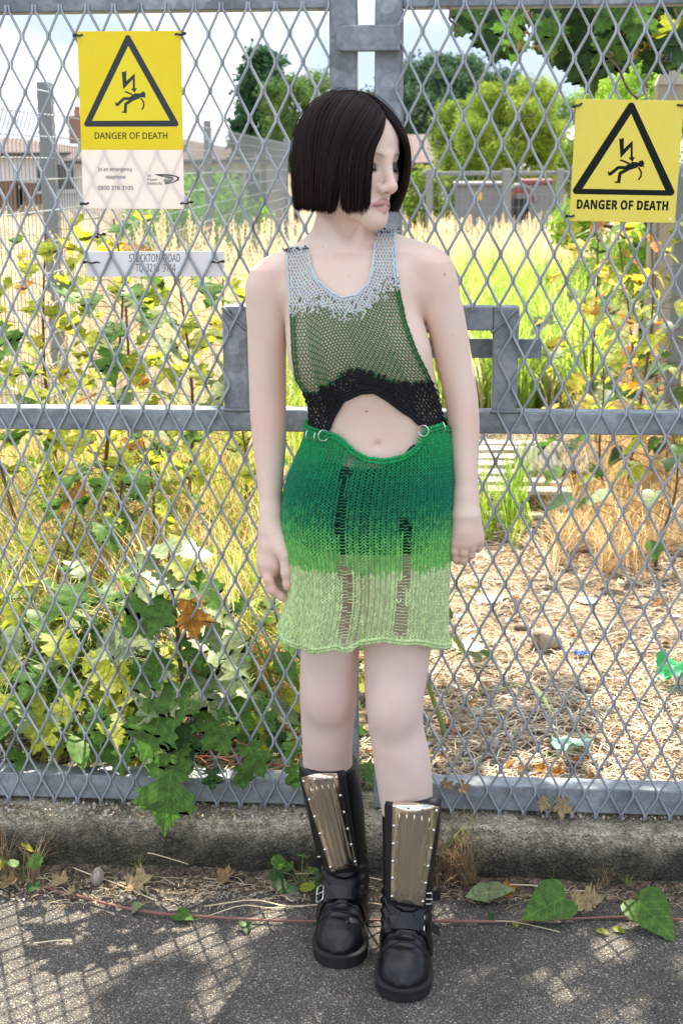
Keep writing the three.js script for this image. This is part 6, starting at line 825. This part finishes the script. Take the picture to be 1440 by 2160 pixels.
// ---- the sycamore sapling that pushes through the mesh
{
  const r = rng(1201), base = P(402, 1640, -.05), t = thing('sycamore_sapling', 'tall sapling with red stalks and one orange leaf, pushing through the mesh', 'sapling', base), q = (px, py, z) => P(px, py, z).sub(base), b = new MB();
  const main = new THREE.CatmullRomCurve3([q(404, 1650, -.06), q(402, 1540, -.065), q(385, 1440, -.07), q(374, 1330, -.075), q(362, 1240, -.08), q(356, 1170, -.09)]), two = new THREE.CatmullRomCurve3([q(408, 1640, -.09), q(412, 1500, -.10), q(395, 1380, -.10), q(388, 1290, -.10)]); b.tube(main.getPoints(24), (u) => lerp(.0085, .003, u), 7); b.tube(two.getPoints(16), (u) => lerp(.005, .002, u), 6); part('stem', b.geo(), STEM.brown, t);
  const st = new MB(), Ls = [ // [px, py of the middle, z, length in photograph pixels, direction x, y, z, material]
    [335, 1158, -.12, 105, -.5, .1, -.5, 'pale'], [408, 1168, -.14, 110, .8, .05, -.4, 'pale'], [292, 1195, -.10, 100, -.9, -.1, .1, 'pale'], [388, 1203, -.06, 80, .8, -.35, .3, 'lime'], [345, 1228, -.03, 110, -.2, -.1, .9, 'pale'], [432, 1252, -.05, 110, .8, -.5, .4, 'green'], [300, 1305, -.03, 125, -.8, -.35, .5, 'green'], [252, 1362, -.05, 140, -.95, -.15, .35, 'pale'], [335, 1300, .02, 90, -.3, -.7, .7, 'green'], [478, 1378, -.03, 150, .9, -.4, .35, 'pale'], [446, 1330, -.12, 100, .8, .1, -.4, 'pale'], [470, 1300, -.10, 90, .9, -.4, 0, 'pale'], [312, 1425, -.02, 110, -.6, -.7, .5, 'green'], [330, 1478, .0, 135, -.55, -.35, .8, 'pale'], [372, 1490, .02, 110, -.1, -.7, .8, 'green'], [452, 1468, -.01, 120, .5, -.6, .7, 'pale'], [486, 1440, -.06, 130, .9, -.1, .3, 'pale'], [430, 1428, -.04, 90, .6, -.3, .6, 'green'],
    [322, 1545, .035, 165, -.35, -.75, .55, 'green'], [392, 1572, .030, 120, .1, -.95, .4, 'deep'], [462, 1556, .03, 120, .5, -.7, .5, 'green'], [440, 1520, .01, 110, .6, -.4, .7, 'green'], [500, 1500, -.02, 110, .9, -.3, .3, 'green'], [520, 1562, -.02, 90, .7, -.7, .3, 'green'], [540, 1606, .03, 95, .5, -.8, .35, 'green'], [512, 1640, .04, 75, .2, -.95, .3, 'green'], [448, 1645, .04, 64, .1, -.95, .4, 'deep'], [368, 1612, .045, 110, -.25, -.9, .5, 'green'], [352, 1685, .075, 185, -.1, -.9, .5, 'green'], [300, 1572, -.02, 80, -.8, -.5, .2, 'green'], [620, 1642, .03, 70, .3, -.9, .3, 'green'], [565, 1520, -.05, 90, .6, -.6, .1, 'green'], [580, 1560, -.05, 80, .3, -.8, .2, 'deep'], [268, 1470, -.06, 90, -.9, -.2, .1, 'lime'], [410, 1375, -.03, 80, .3, -.5, .8, 'green'], [395, 1255, -.13, 90, .1, .3, -.9, 'lime'], [285, 1260, -.11, 90, -.9, .1, -.2, 'pale']];
  for (const [px, py, z, s, dx, dy, dz, m] of Ls) { const d = V(dx, dy, dz).normalize(), size = s / 960 * (.86 + .12 * r()) * (py > 1500 ? .84 : 1), c = q(px, py, z), p = c.clone().addScaledVector(d, -size * .5), facing = dz > .45; const up = V((r() - .5) * .5, facing ? .75 : 1, facing ? .8 : .25 + .2 * r()); leaf(t, pick(r, LG.maple), LM[m], p, d, up, size); let best = null, bd = 9; for (let k = 0; k <= 20; k++) { const a = main.getPoint(k / 20), dd = a.distanceTo(p) + Math.max(0, a.y - p.y) * .3; if (dd < bd) { bd = dd; best = a; } } const mid = best.clone().lerp(p, .5).add(V(0, .012, .004)); st.tube([best, mid, p], .0014, 5); }
  part('leaf_stalk', st.geo(), STEM.red, t);
  const o = leaf(t, LG.curled[0], LM.orange, q(398, 1266, -.01), V(.1, -1, .15), V(.5, .2, 1), .085); o.userData.label = 'curled orange dying leaf';
}
// ---- along the foot of the kerb
{
  const r = rng(1301), G = (px, py, h = .004) => L(px, py, h);
  // trailing stem with scattered leaves
  const v = thing('bindweed', 'long reddish trailing stem with heart-shaped leaves lying along the kerb foot', 'creeper', null), cv = new THREE.CatmullRomCurve3([[60, 1862], [150, 1886], [240, 1910], [330, 1926], [440, 1934], [560, 1941], [690, 1943], [800, 1941], [930, 1943], [1060, 1944], [1200, 1938], [1330, 1934], [1440, 1940], [1500, 1946]].map(([x, y]) => G(x, y, .007 + .004 * r()))), b = new MB(); b.tube(cv.getPoints(150), (u) => .0032 * (.8 + .4 * vnoise(u * 40, 3)), 6); part('stem', b.geo(), stemMat([.26, .12, .10]), v);
  const lf = (px, py, h, s, d, up, geo, m) => leaf(v, geo, LM[m], G(px, py, h), V(...d), V(...up), s);
  lf(1190, 1893, .05, .118, [-.75, -.12, .5], [.05, 1, .55], LG.heart[0], 'green'); lf(1345, 1900, .05, .120, [.55, -.22, .75], [-.1, 1, .5], LG.heart[1], 'green'); lf(1030, 1884, .02, .060, [-.7, .1, .35], [.4, 1, .4], LG.heart[0], 'pale'); lf(1031, 1884, .02, .060, [.85, .35, .1], [-.5, 1, .4], LG.heart[1], 'pale'); lf(372, 1928, .012, .048, [.8, .05, .4], [0, 1, .3], LG.heart[0], 'green'); lf(516, 1946, .012, .036, [.3, -.1, 1], [.2, 1, .2], LG.heart[1], 'deep'); lf(280, 1918, .01, .034, [.6, .5, .2], [-.7, .6, .4], LG.heart[0], 'pale'); lf(1082, 1942, .01, .026, [.3, 0, 1], [.2, 1, .1], LG.oval[0], 'lime'); lf(1256, 1962, .008, .03, [.8, .1, .3], [0, 1, .2], LG.oval[1], 'lime'); lf(1264, 1886, .03, .032, [.1, .4, .6], [.2, .6, 1], LG.heart[0], 'green'); lf(1292, 1958, .008, .03, [.9, 0, .2], [0, 1, .3], LG.oval[2], 'lime'); lf(1036, 1925, .012, .024, [0, -.3, 1], [0, 1, .1], LG.oval[0], 'deep');
  // dead leaves
  const dead = (label, px, py, s, m, dx, dz, geo = 0) => { const t = thing('dead_leaf', label, 'leaf', null); leaf(t, LG.curled[geo], LM[m], G(px, py, .016), V(dx, .12, dz), V((r() - .5) * .8, 1, .5), s, 'blade'); const k = new MB(), p = G(px, py, .016); k.tube([p, p.clone().add(V(-dx * .02, .008, -dz * .02)), p.clone().add(V(-dx * .05, .002, -dz * .045))], .0010, 4); part('stalk', k.geo(), STEM.straw, t); };
  dead('curled tan dead leaf, second from the left along the kerb', 112, 1862, 0.050, 'tan', .9, .3, 0); dead('tan dead leaf with torn lobes left of the bottle lid', 270, 1868, 0.060, 'tan', .8, -.1, 1); dead('red-brown dead leaf at the far left of the kerb', 5, 1864, 0.048, 'dry', .8, .2, 2); dead('grey-brown dead leaf standing against the kerb', 470, 1862, 0.044, 'dry', .2, -.8, 1); dead('large crumpled beige leaf between the two heart-shaped leaves', 1212, 1908, 0.068, 'tan', .8, .1, 0); dead('rust-coloured dead leaf beside the pale folded leaves', 1052, 1886, 0.040, 'orange', .8, -.2, 2); dead('small beige dead leaf left of the pale pebble', 143, 1882, 0.028, 'tan', .7, .3, 1); dead('tiny brown dead leaf on the asphalt right of the pebble', 232, 1884, 0.022, 'dry', .6, .4, 2); dead('brown leaf crumbling at the kerb foot right of the boots', 975, 1862, 0.036, 'dry', .5, -.3, 0);
  // pebble and lid
  const pg = new THREE.IcosahedronGeometry(.5, 3); pg.scale(.030, .048, .03); pg.rotateZ(-.2); const pp = G(206, 1868, 0); pg.translate(pp.x, .022, pp.z); one('pebble', 'pale oval pebble standing at the kerb foot', 'pebble', uvBox(pg, 6), std({ color: col(.42, .37, .30), roughness: .9, bumpMap: galvBump, bumpScale: .002 }));
  const lid = thing('bottle_lid', 'flat grey plastic bottle lid lying left of the boots', 'lid', G(618, 1894, .002)), lm = std({ color: col(.42, .44, .46), roughness: .5 }), lt = new THREE.LatheGeometry([[0, .001], [.010, .001], [.0115, .0022], [.0155, .0022], [.0168, .0062], [.0178, .0062], [.0182, .0030], [.0182, 0], [0, 0]].map(([x, y]) => new THREE.Vector2(x, y)), 36); part('cap', lt, lm, lid); const ir = new THREE.TorusGeometry(.0108, .0008, 6, 30); ir.rotateX(Math.PI / 2); ir.translate(0, .0026, 0); part('inner_ring', ir, lm, lid);
  // dry stalks lying in the channel and over the kerb
  const bt = new MB(), stk = (x0, y0, x1, y1, h0, h1, rad = .0011, tone = [.60, .47, .30]) => { const a = G(x0, y0, h0), c = G(x1, y1, h1), m = a.clone().lerp(c, .5).add(V((r() - .5) * .14 * a.distanceTo(c), .003 + .10 * r() * a.distanceTo(c), (r() - .5) * .12 * a.distanceTo(c))), m2 = a.clone().lerp(c, .8).add(V((r() - .5) * .04 * a.distanceTo(c), .003, (r() - .5) * .04 * a.distanceTo(c))); const t = .7 + .6 * r(); bt.tube(new THREE.CatmullRomCurve3([a, m, m2, c]).getPoints(8), rad * (.7 + .5 * r()), 4, tone.map((q) => q * t), false); };
  for (let k = 0; k < 760; k++) { const px = lerp(-60, 1500, r()), py = 1846 + 62 * Math.pow(r(), 1.5) + (px < 500 ? 6 : 0), a = (r() - .5) * 90, l = r(); stk(px, py, px + a, py + (r() - .5) * 26, .003, .004 + .010 * r(), .0007, l < .25 ? [.26, .17, .10] : l < .7 ? [.55, .42, .26] : [.70, .58, .40]); }
  for (const [a, c, d, e] of [[120, 1800, 530, 1846], [30, 1740, 330, 1900], [880, 1920, 610, 1912], [560, 1846, 900, 1866], [430, 1912, 640, 1912], [440, 1932, 600, 1914], [640, 1800, 560, 1836], [560, 1800, 690, 1862], [1005, 1942, 1180, 1966], [980, 1870, 1240, 1880], [70, 1990, 150, 1985], [330, 1840, 520, 1866], [720, 1880, 690, 1915]]) stk(a, c, d, e, .004, .006, .0014, [.74, .60, .40]);
  const dm = std({ vertexColors: true, roughness: .85, color: col(1, 1, 1) }); const so = part('dry_stalks', bt.geo(), dm); so.userData = { kind: 'stuff', label: 'dry grass stalks and plant bits lying along the kerb foot', category: 'straw' };
  const crumbs = []; for (let k = 0; k < 4200; k++) { const top = k > 2900, px = lerp(-60, 1500, r()), py = top ? 1692 + 34 * r() : 1842 + 60 * Math.pow(r(), 1.8), p = G(px, py, top ? KERB : .002), c = pick(r, [[.28, .21, .14], [.16, .12, .08], [.45, .36, .24], [.55, .5, .44]]); crumbs.push([p.x, (top ? KERB - .003 : .002) + .004 * r(), p.z, r() * 3, r() * 6, r() * 3, .003 + .009 * Math.pow(r(), 2), c]); } const cg = new THREE.IcosahedronGeometry(.5, 0); cg.scale(1, .5, .8); inst('channel_debris', 'crumbs of soil, grit and plant bits in the kerb channel', 'debris', cg, std({ color: col(1, 1, 1), roughness: 1 }), crumbs);
  // tufts growing at the kerb
  const clumpAt = (name, label, px, py, kind, n, h, tone, seed, w = 1) => { const rr2 = rng(seed), t = thing(name, label, 'grass tuft', G(px, py, 0)), bm = bladeMat(.35), g0 = []; for (let k = 0; k < n; k++) { const m = new THREE.Mesh(T[kind][k % 3], bm); } const list = []; for (let k = 0; k < n; k++) { const c = pick(rr2, tone), s = h * (.5 + .8 * rr2()); list.push([(rr2() - .5) * .09 * w, 0, (rr2() - .5) * .04, (rr2() - .5) * .5, rr2() * 6, (rr2() - .5) * .5, [s, s, s], c]); } const m = inst('blades', '', '', T[kind][seed % 3], bm, list, t); };
  const BROWN = [[.50, .34, .18], [.62, .45, .25], [.38, .25, .13]]; clumpAt('grass_tuft', 'withered brown grass tuft at the kerb just right of the boots', 958, 1864, 'straw', 24, .17, BROWN, 1401, 1); clumpAt('grass_tuft', 'green grass blades rising beside the right boot', 932, 1858, 'green', 2, .19, [[.30, .46, .05]], 1402, .6); clumpAt('grass_tuft', 'small brown grass wisps right of the crumpled beige leaf', 1275, 1880, 'straw', 4, .08, BROWN, 1403, .8); clumpAt('grass_tuft', 'green seedling blades by the kerb at the right', 1330, 1868, 'green', 1, .07, GREEN, 1404, .4); clumpAt('grass_tuft', 'withered grass wisps at the left end of the kerb', 40, 1862, 'straw', 6, .13, BROWN, 1405, 1.4); clumpAt('grass_tuft', 'tiny green shoot in front of the kerb under the hanging leaf', 300, 1856, 'green', 1, .08, GREEN, 1406, .2); clumpAt('grass_tuft', 'green blades on the kerb right of the withered tuft', 1165, 1858, 'green', 1, .13, GREEN, 1407, .3);
  const gera = (label, px, py, n, s, seed) => { const q2 = rng(seed), t = thing('weed_rosette', label, 'weed', G(px, py, 0)), st = new MB(); for (let k = 0; k < n; k++) { const a = k * 2.4, R = .02 + .035 * q2(), p = V(Math.cos(a) * R, .025 + .06 * q2(), .01 + Math.sin(a) * R * .6); st.tube([V(0, 0, 0), p.clone().multiplyScalar(.5).add(V(0, .012, 0)), p], .0010, 4); leaf(t, pick(q2, LG.round), pick(q2, [LM.green, LM.green, LM.lime, LM.deep]), p, V(Math.cos(a), -.2, Math.sin(a) + .4), V((q2() - .5) * .4, .8, .8), s * (.7 + .6 * q2())); } part('stalks', st.geo(), STEM.green, t); };
  gera('round-leaved green weed at the kerb left of the boots', 636, 1872, 12, .040, 1411); gera('small green weed at the left end of the kerb', 48, 1864, 7, .034, 1412);
  // leaves caught on the rails
  const caught = (label, px, py, z, s, m, d, up, n) => { const t = thing('dead_leaf', label, 'leaf', null); for (let k = 0; k < n; k++) leaf(t, LG.curled[k % 3], LM[m], P(px + (k - (n - 1) / 2) * 34, py + (r() - .5) * 8, z - .01 * k), V(d[0] + (r() - .5) * .6, d[1], d[2]), V(...up), s * (.8 + .4 * r()), 'blade'); };
  caught('pile of tan dead leaves lying on the left bottom rail', 200, 1606, -.03, .062, 'tan', [.9, .1, .2], [.1, 1, .6], 4); caught('rust-coloured leaves hanging over the right bottom rail', 950, 1652, .006, .034, 'dry', [.7, -.5, .3], [.2, .8, .8], 2); caught('small tan leaf stuck in the mesh at the right bottom rail', 1166, 1680, .008, .04, 'tan', [-.2, -.9, .2], [.3, .3, 1], 2); caught('few brown leaves lying behind the right bottom rail', 1130, 1628, -.14, .032, 'orange', [.8, .1, .2], [0, 1, .4], 3);
}
renderer.render(scene, camera);
